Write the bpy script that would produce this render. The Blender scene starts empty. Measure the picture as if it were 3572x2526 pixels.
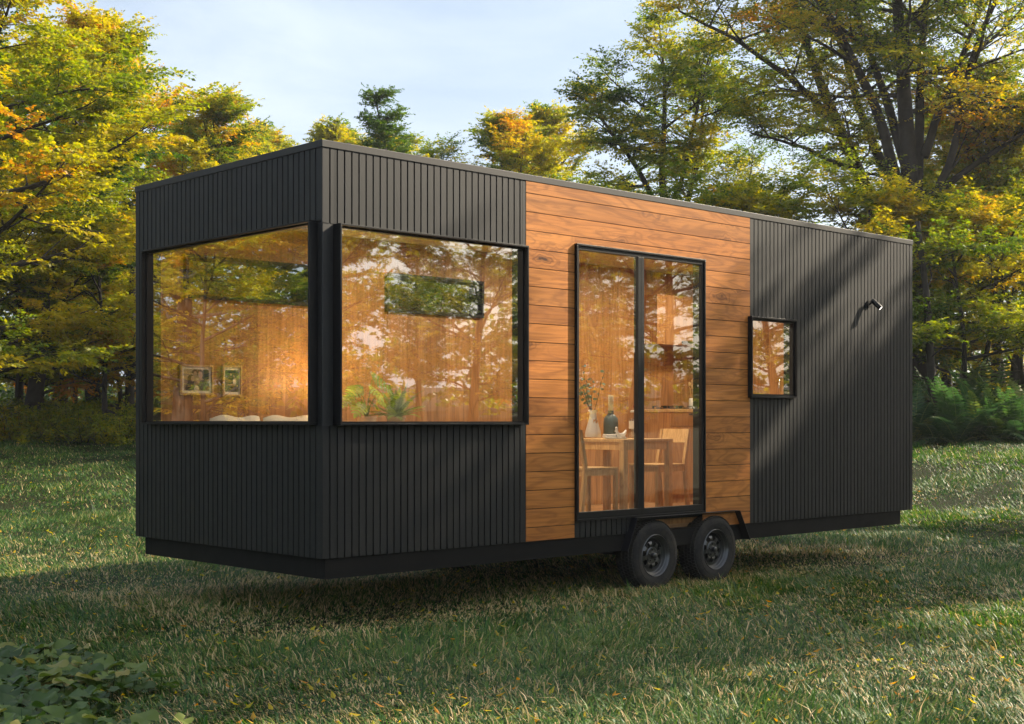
import bpy, math, random
import numpy as np
from mathutils import Vector, Matrix

scene = bpy.context.scene
COL = scene.collection
R = math.radians
rnd = random.Random(5)

# ------------------------------------------------------------------ helpers
def put(o):
    COL.objects.link(o); return o

def tag(o, label=None, cat=None, group=None, kind=None):
    if label: o['label'] = label
    if cat: o['category'] = cat
    if group: o['group'] = group
    if kind: o['kind'] = kind
    return o

def empty(name, loc=(0, 0, 0), rz=0.0, parent=None):
    o = bpy.data.objects.new(name, None); o.empty_display_size = .1
    o.location = loc; o.rotation_euler = (0, 0, rz)
    if parent: o.parent = parent
    return put(o)

class MB:
    """collects shapes, then links them as one mesh object"""
    def __init__(s): s.v = []; s.f = []; s.a = []; s.m = []
    def add(s, vs, fs, a=0.0, m=0):
        k = len(s.v); s.v += [tuple(map(float, q)) for q in vs]; s.a += [a] * len(vs)
        s.f += [tuple(i + k for i in f) for f in fs]; s.m += [m] * len(fs)
        return s
    def box(s, x0, x1, y0, y1, z0, z1, a=0.0, m=0):
        vs = [(x, y, z) for z in (z0, z1) for y in (y0, y1) for x in (x0, x1)]
        return s.add(vs, [(0, 2, 3, 1), (4, 5, 7, 6), (0, 1, 5, 4), (2, 6, 7, 3), (0, 4, 6, 2), (1, 3, 7, 5)], a, m)
    def obox(s, c, ax, ay, az, a=0.0, m=0):
        """box from a centre and three half-axis vectors"""
        c, ax, ay, az = map(Vector, (c, ax, ay, az))
        vs = [c + ax * i + ay * j + az * k for k in (-1, 1) for j in (-1, 1) for i in (-1, 1)]
        return s.add(vs, [(0, 2, 3, 1), (4, 5, 7, 6), (0, 1, 5, 4), (2, 6, 7, 3), (0, 4, 6, 2), (1, 3, 7, 5)], a, m)
    def bar(s, p, q, w, d=None, up=(0, 0, 1), a=0.0, m=0):
        p, q = Vector(p), Vector(q); t = (q - p).normalized()
        x = t.cross(Vector(up)); x = (x if x.length > 1e-4 else Vector((1, 0, 0))).normalized(); y = x.cross(t)
        return s.obox((p + q) / 2, x * w / 2, y * (d or w) / 2, (q - p) / 2, a, m)
    def tube(s, pts, rad, n=8, a=0.0, caps=True, m=0):
        pts = [Vector(p) for p in pts]; N = len(pts)
        if not hasattr(rad, '__len__'): rad = [rad] * N
        vs = []; x = None
        for i, p in enumerate(pts):
            t = (pts[min(i + 1, N - 1)] - pts[max(i - 1, 0)]).normalized()
            if x is None: x = t.cross(Vector((.13, .31, .94)) if abs(t.z) < .9 else Vector((1, 0, 0)))
            x = (x - t * x.dot(t)).normalized(); y = t.cross(x)
            vs += [p + (x * math.cos(6.28319 * k / n) + y * math.sin(6.28319 * k / n)) * rad[i] for k in range(n)]
        fs = [(i * n + k, i * n + (k + 1) % n, (i + 1) * n + (k + 1) % n, (i + 1) * n + k) for i in range(N - 1) for k in range(n)]
        if caps: fs += [tuple(range(n))[::-1], tuple((N - 1) * n + k for k in range(n))]
        return s.add(vs, fs, a, m)
    def lathe(s, prof, n=32, c=(0, 0, 0), axis='z', a=0.0, m=0, close=False, cap=True):
        """prof = [(radius, height)...] turned about an axis through c"""
        vs = []
        for r, h in prof:
            for k in range(n):
                ca, sa = math.cos(6.28319 * k / n) * r, math.sin(6.28319 * k / n) * r
                q = (ca, sa, h) if axis == 'z' else (ca, h, sa) if axis == 'y' else (h, ca, sa)
                vs.append((q[0] + c[0], q[1] + c[1], q[2] + c[2]))
        N = len(prof); M = N if close else N - 1
        fs = [(i * n + k, i * n + (k + 1) % n, ((i + 1) % N) * n + (k + 1) % n, ((i + 1) % N) * n + k) for i in range(M) for k in range(n)]
        if not close and cap:
            if prof[0][0] > 1e-5: fs.append(tuple(range(n))[::-1])
            if prof[-1][0] > 1e-5: fs.append(tuple((N - 1) * n + k for k in range(n)))
        return s.add(vs, fs, a, m)
    def build(s, name, mat, parent=None, smooth=False, bevel=0.0, recalc=True):
        me = bpy.data.meshes.new(name); me.from_pydata(s.v, [], s.f)
        if recalc:
            import bmesh
            bm = bmesh.new(); bm.from_mesh(me); bmesh.ops.recalc_face_normals(bm, faces=bm.faces); bm.to_mesh(me); bm.free()
        at = me.attributes.new('tint', 'FLOAT', 'POINT'); at.data.foreach_set('value', np.array(s.a, dtype=np.float32))
        for mm in (mat if isinstance(mat, (list, tuple)) else [mat]): me.materials.append(mm)
        if any(s.m): me.polygons.foreach_set('material_index', np.array(s.m, dtype=np.int32))
        if smooth: me.polygons.foreach_set('use_smooth', np.ones(len(me.polygons), dtype=bool))
        me.update()
        o = bpy.data.objects.new(name, me)
        if smooth and smooth != 'all':
            try:
                me.set_sharp_from_angle(angle=R(38))
            except Exception: pass
        if bevel:
            b = o.modifiers.new('bevel', 'BEVEL'); b.width = bevel; b.segments = 2; b.limit_method = 'ANGLE'
        if parent: o.parent = parent
        return put(o)

def np_mesh(name, V, F, mat, tint=None, parent=None, smooth=False, mk=True):
    """V (n,3) float, F (m,k) int of one face size"""
    me = bpy.data.meshes.new(name)
    V = np.ascontiguousarray(V, dtype=np.float32); 
    Fs = F if isinstance(F, list) else [F]
    nl = sum(f.size for f in Fs); nf = sum(len(f) for f in Fs)
    me.vertices.add(len(V)); me.vertices.foreach_set('co', V.ravel())
    me.loops.add(nl); me.loops.foreach_set('vertex_index', np.concatenate([f.ravel() for f in Fs]).astype(np.int32))
    st = []; k = 0
    for f in Fs:
        st.append(np.arange(len(f)) * f.shape[1] + k); k += f.size
    me.polygons.add(nf); me.polygons.foreach_set('loop_start', np.concatenate(st).astype(np.int32))
    if tint is not None:
        at = me.attributes.new('tint', 'FLOAT', 'POINT'); at.data.foreach_set('value', tint.astype(np.float32))
    if smooth: me.polygons.foreach_set('use_smooth', np.ones(nf, dtype=bool))
    me.materials.append(mat); me.update(calc_edges=True)
    if not mk: return me
    o = bpy.data.objects.new(name, me)
    if parent: o.parent = parent
    return put(o)

# ------------------------------------------------------------------ materials
def new_mat(name):
    m = bpy.data.materials.new(name); m.use_nodes = True
    nt = m.node_tree; nt.nodes.clear()
    out = nt.nodes.new('ShaderNodeOutputMaterial')
    return m, nt, out

class NT:
    def __init__(s, nt): s.nt = nt
    def n(s, t, **k):
        o = s.nt.nodes.new(t)
        for a, b in k.items():
            if a.startswith('i_'): o.inputs[a[2:].replace('_', ' ')].default_value = b
            else: setattr(o, a, b)
        return o
    def l(s, a, b): s.nt.links.new(a, b)
    def math(s, op, a, b=None, c=None):
        o = s.n('ShaderNodeMath', operation=op)
        for i, x in enumerate((a, b, c)):
            if x is None: continue
            if hasattr(x, 'links'): s.l(x, o.inputs[i])
            else: o.inputs[i].default_value = x
        return o.outputs[0]
    def mix(s, f, a, b):
        o = s.n('ShaderNodeMix', data_type='RGBA')
        for sock, x in ((o.inputs[0], f), (o.inputs[6], a), (o.inputs[7], b)):
            if hasattr(x, 'links'): s.l(x, sock)
            else: sock.default_value = x if not isinstance(x, tuple) else (*x[:3], 1)
        return o.outputs[2]
    def ramp(s, f, stops, interp='LINEAR'):
        o = s.n('ShaderNodeValToRGB'); e = o.color_ramp.elements; o.color_ramp.interpolation = interp
        while len(e) < len(stops): e.new(.5)
        for el, (p, c) in zip(e, stops):
            el.position = p; el.color = (*c, 1) if len(c) == 3 else c
        s.l(f, o.inputs[0]); return o.outputs[0]
    def noise(s, vec, scale, detail=3, rough=.5, dist=0.0):
        o = s.n('ShaderNodeTexNoise'); o.inputs['Scale'].default_value = scale; o.inputs['Detail'].default_value = detail
        o.inputs['Roughness'].default_value = rough; o.inputs['Distortion'].default_value = dist
        if vec is not None: s.l(vec, o.inputs['Vector'])
        return o.outputs['Fac']
    def mapping(s, vec, scale=(1, 1, 1), loc=None):
        o = s.n('ShaderNodeMapping'); o.inputs['Scale'].default_value = scale
        s.l(vec, o.inputs['Vector'])
        if loc is not None: s.l(loc, o.inputs['Location'])
        return o.outputs[0]

def principled(name, col, rough=.5, metal=0.0, var=.12, nscale=8, bump=0.0, bscale=60, spec=.5, coat=0.0):
    m, nt, out = new_mat(name); g = NT(nt)
    p = g.n('ShaderNodeBsdfPrincipled'); p.inputs['Roughness'].default_value = rough; p.inputs['Metallic'].default_value = metal
    p.inputs['Specular IOR Level'].default_value = spec; p.inputs['Coat Weight'].default_value = coat
    tc = g.n('ShaderNodeTexCoord').outputs['Object']
    nz = g.noise(tc, nscale, 4, .6)
    c1 = tuple(x * (1 - var) for x in col); c2 = tuple(min(1, x * (1 + var)) for x in col)
    g.l(g.ramp(nz, [(.3, c1), (.7, c2)]), p.inputs['Base Color'])
    r = g.n('ShaderNodeMapRange'); r.inputs[3].default_value = rough * .85; r.inputs[4].default_value = min(1, rough * 1.2)
    g.l(g.noise(tc, nscale * 3, 3), r.inputs[0]); g.l(r.outputs[0], p.inputs['Roughness'])
    if bump:
        b = g.n('ShaderNodeBump'); b.inputs['Strength'].default_value = bump; b.inputs['Distance'].default_value = .01
        g.l(g.noise(tc, bscale, 4), b.inputs['Height']); g.l(b.outputs[0], p.inputs['Normal'])
    g.l(p.outputs[0], out.inputs[0]); return m

def wood_mat(name, light, mid, dark, along='x', rough=.45, gs=1.0, knots=True):
    """grain along one local axis; the 'tint' attribute of each board shifts its pattern"""
    m, nt, out = new_mat(name); g = NT(nt)
    p = g.n('ShaderNodeBsdfPrincipled'); p.inputs['Roughness'].default_value = rough; p.inputs['Specular IOR Level'].default_value = .3
    tc = g.n('ShaderNodeTexCoord').outputs['Object']
    at = g.n('ShaderNodeAttribute', attribute_name='tint').outputs['Fac']
    sh = g.n('ShaderNodeCombineXYZ'); 
    for i, k in enumerate((37.1, 11.3, 23.7)): g.l(g.math('MULTIPLY', at, k), sh.inputs[i])
    s = {'x': (.9, 5.5, 5.5), 'y': (5.5, .9, 5.5), 'z': (5.5, 5.5, .9)}[along]
    sc = lambda k: tuple(x * k * gs for x in s)
    v = g.mapping(tc, sc(1), sh.outputs[0])
    big = g.noise(v, 1.0, 3, .5, .9)
    rings = g.math('SINE', g.math('MULTIPLY', big, 46.0))
    rings = g.math('POWER', g.math('MULTIPLY_ADD', rings, .5, .5), 2.2)
    s2 = {'x': (1.5, 60, 60), 'y': (60, 1.5, 60), 'z': (60, 60, 1.5)}[along]
    fine = g.noise(g.mapping(tc, tuple(x * gs for x in s2), sh.outputs[0]), 1.0, 4, .65)
    blot = g.noise(v, .55, 3, .55, .3)
    c = g.mix(g.ramp(blot, [(.32, (0, 0, 0)), (.7, (1, 1, 1))]), light, mid)
    c = g.mix(g.math('MULTIPLY', rings, .36), c, dark)
    c = g.mix(g.ramp(fine, [(.42, (0, 0, 0)), (.75, (.5, .5, .5))]), c, dark)
    if knots:
        vo = g.n('ShaderNodeTexVoronoi', feature='F1'); vo.inputs['Scale'].default_value = 1.15
        sk = {'x': (1, 3.1, 3.1), 'y': (3.1, 1, 3.1), 'z': (3.1, 3.1, 1)}[along]
        wob = g.n('ShaderNodeVectorMath', operation='ADD')
        nzc = g.n('ShaderNodeTexNoise'); nzc.inputs['Scale'].default_value = 9; g.l(tc, nzc.inputs['Vector'])
        k2 = g.n('ShaderNodeVectorMath', operation='SCALE'); k2.inputs['Scale'].default_value = .22; g.l(nzc.outputs['Color'], k2.inputs[0])
        g.l(g.mapping(tc, sk, sh.outputs[0]), wob.inputs[0]); g.l(k2.outputs[0], wob.inputs[1])
        g.l(wob.outputs[0], vo.inputs['Vector'])
        kd = vo.outputs['Distance']
        kr = g.math('MULTIPLY', g.math('SINE', g.math('MULTIPLY', kd, 70.0)), g.ramp(kd, [(.05, (.8, .8, .8)), (.34, (0, 0, 0))]))
        c = g.mix(g.math('MAXIMUM', kr, 0.0), c, dark)
        c = g.mix(g.ramp(kd, [(.03, (.95, .95, .95)), (.11, (0, 0, 0))]), c, tuple(x * .45 for x in dark))
    bri = g.n('ShaderNodeHueSaturation'); g.l(c, bri.inputs['Color'])
    r = g.n('ShaderNodeMapRange'); r.inputs[3].default_value = .86; r.inputs[4].default_value = 1.14
    g.l(g.math('FRACT', g.math('MULTIPLY', at, 7.77)), r.inputs[0]); g.l(r.outputs[0], bri.inputs['Value'])
    g.l(bri.outputs[0], p.inputs['Base Color'])
    b = g.n('ShaderNodeBump'); b.inputs['Strength'].default_value = .12; b.inputs['Distance'].default_value = .004
    g.l(fine, b.inputs['Height']); g.l(b.outputs[0], p.inputs['Normal'])
    g.l(p.outputs[0], out.inputs[0]); return m

def leaf_mat(name, stops, trans=.5, rough=.5, spec=.35):
    m, nt, out = new_mat(name); g = NT(nt)
    at = g.n('ShaderNodeAttribute', attribute_name='tint').outputs['Fac']
    oi = g.n('ShaderNodeObjectInfo')
    sep = g.n('ShaderNodeSeparateColor'); g.l(oi.outputs['Color'], sep.inputs[0])
    t = g.math('ADD', at, g.math('MULTIPLY_ADD', sep.outputs[0], 1.0, -.5))
    c = g.ramp(t, stops)
    d = g.n('ShaderNodeBsdfPrincipled'); d.inputs['Roughness'].default_value = rough; d.inputs['Specular IOR Level'].default_value = spec
    g.l(c, d.inputs['Base Color'])
    tr = g.n('ShaderNodeBsdfTranslucent')
    hs = g.n('ShaderNodeHueSaturation'); hs.inputs['Saturation'].default_value = 1.1; hs.inputs['Value'].default_value = 1.7
    g.l(c, hs.inputs['Color']); g.l(hs.outputs[0], tr.inputs['Color'])
    mx = g.n('ShaderNodeMixShader'); mx.inputs[0].default_value = trans
    g.l(d.outputs[0], mx.inputs[1]); g.l(tr.outputs[0], mx.inputs[2]); g.l(mx.outputs[0], out.inputs[0])
    return m

def emit_mat(name, col, st):
    m, nt, out = new_mat(name); g = NT(nt)
    e = g.n('ShaderNodeEmission'); e.inputs[0].default_value = (*col, 1); e.inputs[1].default_value = st
    g.l(e.outputs[0], out.inputs[0]); return m

def glass_mat(name, refl=.36, tint=(.93, .92, .88), wav=.006):
    """sun-control glass: a coated pane, part mirror, part clear"""
    m, nt, out = new_mat(name); g = NT(nt)
    t = g.n('ShaderNodeBsdfTransparent'); t.inputs[0].default_value = (*tint, 1)
    gl = g.n('ShaderNodeBsdfGlossy'); gl.inputs['Roughness'].default_value = 0.012; gl.inputs['Color'].default_value = (.96, .95, .9, 1)
    tc = g.n('ShaderNodeTexCoord').outputs['Object']
    b = g.n('ShaderNodeBump'); b.inputs['Strength'].default_value = wav; b.inputs['Distance'].default_value = .02
    g.l(g.noise(tc, 3.0, 2), b.inputs['Height']); g.l(b.outputs[0], gl.inputs['Normal'])
    f = g.n('ShaderNodeFresnel'); g.l(g.math('MULTIPLY_ADD', g.n('ShaderNodeNewGeometry').outputs['Backfacing'], -.7603, 1.45), f.inputs[0])
    fac = g.math('ADD', g.math('MULTIPLY', f.outputs[0], 1.0 - refl), refl)
    mx = g.n('ShaderNodeMixShader'); g.l(fac, mx.inputs[0]); g.l(t.outputs[0], mx.inputs[1]); g.l(gl.outputs[0], mx.inputs[2])
    g.l(mx.outputs[0], out.inputs[0]); return m

def clad_mat():
    """powder coated boards: each a shade apart, with faint streaks and dried splashes low down"""
    m, nt, out = new_mat('charcoal_cladding'); g = NT(nt)
    p = g.n('ShaderNodeBsdfPrincipled'); p.inputs['Specular IOR Level'].default_value = .42
    tc = g.n('ShaderNodeTexCoord').outputs['Object']; at = g.n('ShaderNodeAttribute', attribute_name='tint').outputs['Fac']
    wn = g.n('ShaderNodeTexWhiteNoise', noise_dimensions='1D'); g.l(at, wn.inputs['W'])
    c = g.mix(wn.outputs['Value'], (.0040, .0050, .0058), (.0068, .0080, .0088))
    st = g.noise(g.mapping(tc, (26, 26, .8)), 1.0, 4, .6)
    c = g.mix(g.math('MULTIPLY', g.ramp(st, [(.5, (0, 0, 0)), (.75, (1, 1, 1))]), .35), c, (.016, .0155, .0145))
    sx = g.n('ShaderNodeSeparateXYZ'); g.l(tc, sx.inputs[0])
    low = g.ramp(sx.outputs[2], [(.45, (1, 1, 1)), (.95, (0, 0, 0))])
    sp_ = g.ramp(g.noise(tc, 34, 5, .7), [(.54, (0, 0, 0)), (.7, (1, 1, 1))])
    c = g.mix(g.math('MULTIPLY', g.math('MULTIPLY', low, sp_), .5), c, (.05, .042, .03))
    g.l(c, p.inputs['Base Color'])
    r = g.n('ShaderNodeMapRange'); r.inputs[3].default_value = .46; r.inputs[4].default_value = .62; g.l(g.noise(tc, 9, 4), r.inputs[0]); g.l(r.outputs[0], p.inputs['Roughness'])
    b = g.n('ShaderNodeBump'); b.inputs['Strength'].default_value = .06; b.inputs['Distance'].default_value = .01; g.l(g.noise(tc, 200, 3), b.inputs['Height']); g.l(b.outputs[0], p.inputs['Normal'])
    g.l(p.outputs[0], out.inputs[0]); return m
def tyre_mat():
    m, nt, out = new_mat('tyre_rubber'); g = NT(nt)
    p = g.n('ShaderNodeBsdfPrincipled'); p.inputs['Roughness'].default_value = .8; p.inputs['Specular IOR Level'].default_value = .3
    tc = g.n('ShaderNodeTexCoord').outputs['Object']
    d = g.ramp(g.noise(tc, 6, 6, .7, .5), [(.42, (0, 0, 0)), (.68, (1, 1, 1))])
    g.l(g.mix(g.math('MULTIPLY', d, .7), (.014, .0135, .013), (.062, .052, .036)), p.inputs['Base Color'])
    b = g.n('ShaderNodeBump'); b.inputs['Strength'].default_value = .35; b.inputs['Distance'].default_value = .006; g.l(g.noise(tc, 110, 4), b.inputs['Height']); g.l(b.outputs[0], p.inputs['Normal'])
    g.l(p.outputs[0], out.inputs[0]); return m

M = {}
M['clad'] = clad_mat()
M['trim'] = principled('charcoal_trim', (.011, .0112, .0112), .54, var=.06, nscale=6, bump=.04, bscale=400, spec=.5)
M['groove'] = principled('black_backing', (.008, .008, .009), .8)
M['frame'] = principled('black_aluminium', (.006, .006, .0065), .45, var=.08, spec=.25)
M['steel'] = principled('black_steel_chassis', (.006, .0062, .006), .6, var=.2, nscale=3, bump=.05, bscale=90, spec=.14)
M['fender'] = principled('black_mudguard', (.005, .0055, .008), .4, var=.1, spec=.3)
M['tyre'] = tyre_mat()
M['rim'] = principled('gunmetal_rim', (.10, .10, .10), .3, .8, var=.1)
M['wood'] = wood_mat('cedar_boards', (.56, .215, .046), (.43, .148, .028), (.10, .026, .005), 'x')
M['iwood'] = wood_mat('interior_boards', (.52, .27, .10), (.38, .17, .055), (.14, .055, .018), 'z', knots=False, gs=.8)
M['floor'] = wood_mat('floor_boards', (.45, .26, .12), (.34, .18, .08), (.14, .06, .02), 'x', knots=False)
M['oak'] = wood_mat('oak_furniture', (.70, .47, .22), (.60, .37, .15), (.30, .15, .05), 'z', knots=False, gs=1.4)
M['cab'] = wood_mat('cabinet_veneer', (.50, .27, .11), (.42, .2, .07), (.18, .07, .02), 'z', knots=False)
M['ceil'] = principled('ceiling_paint', (.55, .42, .28), .8)
M['glass'] = glass_mat('coated_glass')
M['glass_end'] = glass_mat('coated_end_glass', .44)
M['glass_door'] = glass_mat('coated_door_glass', .21)
M['clear'] = glass_mat('clear_glass', .05, (.98, .98, .98), .0)
M['white'] = principled('white_ceramic', (.68, .66, .62), .4, var=.05)
M['rust'] = principled('rust_glaze', (.48, .25, .09), .5)
M['teal'] = principled('blue_grey_glaze', (.085, .125, .135), .35, var=.2)
M['candle'] = principled('candle_wax', (.78, .7, .5), .5, var=.03)
M['cotton'] = principled('cream_cotton', (.82, .76, .64), .9, var=.04, bump=.15, bscale=80)
M['copper'] = principled('copper_lid', (.45, .2, .1), .3, .9)
M['chrome'] = principled('chrome', (.75, .75, .75), .12, 1.0, var=.03)
M['iron'] = principled('cast_iron', (.012, .012, .012), .5)
M['paper'] = principled('paper_mat', (.74, .68, .58), .8, var=.03)
M['terra'] = principled('pale_pot', (.55, .42, .3), .7)
M['bark'] = principled('bark', (.032, .026, .021), .95, var=.5, nscale=6, bump=.8, bscale=16)
M['stem'] = principled('plant_stem', (.16, .22, .05), .6)
M['shade'] = principled('lamp_shade', (.85, .72, .48), .8, var=.02)
AUT = [(0, (.014, .036, .008)), (.26, (.055, .11, .012)), (.46, (.17, .225, .02)), (.66, (.36, .33, .025)), (.86, (.52, .37, .02)), (1, (.48, .2, .014))]
M['leaf'] = leaf_mat('autumn_leaves', AUT)
M['houseleaf'] = leaf_mat('houseplant_leaves', [(0, (.010, .05, .02)), (.5, (.03, .10, .022)), (1, (.28, .36, .05))], .2)
M['fern'] = leaf_mat('fern_leaves', [(0, (.022, .062, .026)), (.5, (.06, .125, .03)), (.8, (.17, .19, .035)), (1, (.36, .24, .05))], .3)
M['grass'] = leaf_mat('grass_blades', [(0, (.008, .034, .007)), (.35, (.034, .098, .016)), (.6, (.10, .18, .025)), (.8, (.30, .23, .08)), (1, (.66, .49, .26))], .34, .45, .25)
M['weed'] = leaf_mat('broad_weed_leaves', [(0, (.025, .055, .010)), (.5, (.06, .11, .018)), (.85, (.13, .17, .03)), (1, (.24, .2, .05))], .3)

def ground_mat():
    m, nt, out = new_mat('meadow_soil'); g = NT(nt)
    p = g.n('ShaderNodeBsdfPrincipled'); p.inputs['Roughness'].default_value = .95; p.inputs['Specular IOR Level'].default_value = .1
    tc = g.n('ShaderNodeTexCoord').outputs['Object']
    a = g.noise(tc, .35, 5, .6); b = g.noise(tc, 14, 5, .7)
    c = g.mix(a, (.010, .016, .005), (.022, .024, .008))
    c = g.mix(g.ramp(b, [(.35, (0, 0, 0)), (.7, (1, 1, 1))]), c, (.02, .024, .009))
    g.l(c, p.inputs['Base Color'])
    bp = g.n('ShaderNodeBump'); bp.inputs['Strength'].default_value = .8; bp.inputs['Distance'].default_value = .05
    g.l(b, bp.inputs['Height']); g.l(bp.outputs[0], p.inputs['Normal'])
    g.l(p.outputs[0], out.inputs[0]); return m
M['ground'] = ground_mat()

# ------------------------------------------------------------------ the ground
def hz(x, y):
    """height of the meadow: level round the trailer, rising gently to the edge of the wood"""
    x = np.asarray(x, float); y = np.asarray(y, float)
    r = np.hypot(x, y - 6.0)
    t = np.clip((r - 11.5) / 15.5, 0, 1)
    z = 1.0 * t * t * (3 - 2 * t) + np.minimum(np.maximum(r - 27, 0) * .035, 5)
    bump = .035 * np.sin(x * 1.3 + y * .7) * np.sin(y * 1.1 - x * .5 + 1) + .02 * np.sin(x * 3.1 - y * 2.3)
    return z + bump * np.clip((r - 4) / 6, .25, 1)

def ground():
    rr = np.concatenate([np.linspace(0, 40, 90)[1:], np.geomspace(42, 150, 16)])
    na = 160; an = np.linspace(0, 2 * np.pi, na, endpoint=False)
    X = np.concatenate([[0], (rr[:, None] * np.cos(an)).ravel()]); Y = 6 + np.concatenate([[0], (rr[:, None] * np.sin(an)).ravel()])
    V = np.stack([X, Y, hz(X, Y)], 1)
    k = np.arange(na); k2 = (k + 1) % na
    T = np.stack([np.zeros(na, int), 1 + k, 1 + k2], 1)
    i = np.arange(len(rr) - 1)[:, None] * na + 1
    Q = np.stack([i + k, i + na + k, i + na + k2, i + k2], -1).reshape(-1, 4)
    tag(np_mesh('ground', V, [T, Q], M['ground'], np.zeros(len(V)), smooth=True), kind='structure')
ground()

# ------------------------------------------------------------------ the tiny house
P0 = np.array([-1.3095, 9.4819]); ANG = R(43.363); U = np.array([math.cos(ANG), math.sin(ANG)]); Wd = np.array([-U[1], U[0]])
ZB = 0.5                                  # height of the lower edge of the cladding
LEN, WID, TOP = 7.736, 2.645, 2.90
def T(u, v, z):                            # trailer coordinates to the world
    q = P0 + U * u + Wd * v
    return (q[0], q[1], ZB + z)

house = empty('tiny_house', T(0, 0, -.5), ANG)
tag(house, 'charcoal clad tiny house trailer with cedar panel and glass doors on the lawn', 'tiny house')
def hb(mb, name, mat, **k):                # house part; its local z is measured from the cladding's lower edge
    mb.v = [(x, y, z + ZB) for x, y, z in mb.v]
    return mb.build(name, mat, house, **k)

GR, DP = .011, .012
# openings on the long wall (u0,u1,z0,z1) and on the end wall (v0,v1,z0,z1)
RW = (.10, 1.915, .925, 2.325); DR = (2.50, 4.165, .135, 2.402); SW = (4.82, 5.55, 1.172, 1.930)
LW = (.06, 2.43, .928, 2.345)
TRZ = 2.849
def strips(mb, a0, a1, z0, z1, pitch, put_, holes=()):
    """vertical boards between a0 and a1, cut by the holes"""
    n = max(1, round((a1 - a0) / pitch)); p = (a1 - a0) / n
    for i in range(n):
        b0 = a0 + i * p + GR / 2; b1 = a0 + (i + 1) * p - GR / 2
        if i == 0: b0 = a0
        if i == n - 1: b1 = a1
        segs = [(z0, z1)]
        cuts = []
        for h in holes:
            if b1 > h[0] + .001 and b0 < h[1] - .001: cuts.append(h)
        sub = [(b0, b1, z0, z1)]
        for h in cuts:
            nx = []
            for q0, q1, w0, w1 in sub:
                if q0 < h[0] - .002 and h[0] < q1: nx.append((q0, h[0], w0, w1)); q0 = h[0]
                if q1 > h[1] + .002 and h[1] > q0: nx.append((h[1], q1, w0, w1)); q1 = h[1]
                if h[2] > w0 + .002: nx.append((q0, q1, w0, min(w1, h[2])))
                if h[3] < w1 - .002: nx.append((q0, q1, max(w0, h[3]), w1))
            sub = nx
        for q in sub: put_(*q, i)
# corner post zone: between the two windows the boards stop above and below
m = MB(); strips(m, 0, 1.95, 0, TRZ, .063, lambda a, b, c, d, i: m.box(a, b, 0, DP, c, d, i * .137), [RW, (-.01, .11, RW[2], RW[3])]); hb(m, 'cladding', M['clad'], bevel=.0015)
m = MB(); strips(m, 4.856, LEN, 0, TRZ, .063, lambda a, b, c, d, i: m.box(a, b, 0, DP, c, d, i * .17), [SW]); hb(m, 'cladding', M['clad'], bevel=.0015)
m = MB(); strips(m, 2.503, 3.2, 0, DR[2] - .004, .063, lambda a, b, c, d, i: m.box(a, b, 0, DP, c, d, i * .19)); hb(m, 'cladding', M['clad'], bevel=.0015)
m = MB(); strips(m, DP + .001, WID, 0, TRZ, .0678, lambda a, b, c, d, i: m.box(0, DP, a, b, c, d, i * .11), [LW, (-.01, .07, LW[2], LW[3])]); hb(m, 'cladding', M['clad'], bevel=.0015)
m = MB(); strips(m, 0, LEN - .02, 0, TRZ, .063, lambda a, b, c, d, i: m.box(a + .015, b + .015, WID - DP, WID, c, d, i * .13), [(.36, 1.63, 1.99, 2.36), (2.5, 3.74, 1.99, 2.36)]); hb(m, 'cladding', M['clad'])
m = MB(); strips(m, DP + .001, WID - DP - .001, 0, TRZ, .0678, lambda a, b, c, d, i: m.box(LEN - DP, LEN, a, b, c, d, i * .11)); hb(m, 'cladding', M['clad'])

def wall_with_holes(mb, a0, a1, z0, z1, holes, put_):
    xs = sorted({a0, a1, *[min(max(h[0], a0), a1) for h in holes], *[min(max(h[1], a0), a1) for h in holes]}); zs = sorted({z0, z1, *[h[2] for h in holes], *[h[3] for h in holes]})
    zs = [z for z in zs if z0 <= z <= z1]
    for i in range(len(xs) - 1):
        for j in range(len(zs) - 1):
            cx_, cz_ = (xs[i] + xs[i + 1]) / 2, (zs[j] + zs[j + 1]) / 2
            if any(h[0] < cx_ < h[1] and h[2] < cz_ < h[3] for h in holes): continue
            put_(xs[i], xs[i + 1], zs[j], zs[j + 1])
# backing walls (black, behind the boards) with the window holes
WT = .10
well = (3.12, 4.82, -.02, .10)
m = MB()
wall_with_holes(m, DP, LEN - DP, .002, TRZ, [RW, DR, SW, (3.12, 4.80, .0, .098)], lambda a, b, c, d: m.box(a, b, DP, WT, c, d))
wall_with_holes(m, WT, WID - WT, .002, TRZ, [LW], lambda a, b, c, d: m.box(DP, WT, a, b, c, d))
SL1, SL2 = (.36, 1.63, 1.99, 2.36), (2.5, 3.74, 1.99, 2.36)
wall_with_holes(m, DP, LEN - DP, .002, TRZ, [SL1, SL2], lambda a, b, c, d: m.box(a, b, WID - WT, WID - DP, c, d))
m.box(LEN - WT, LEN - DP, WT, WID - WT, .002, TRZ)
hb(m, 'wall', M['groove'])
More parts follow.
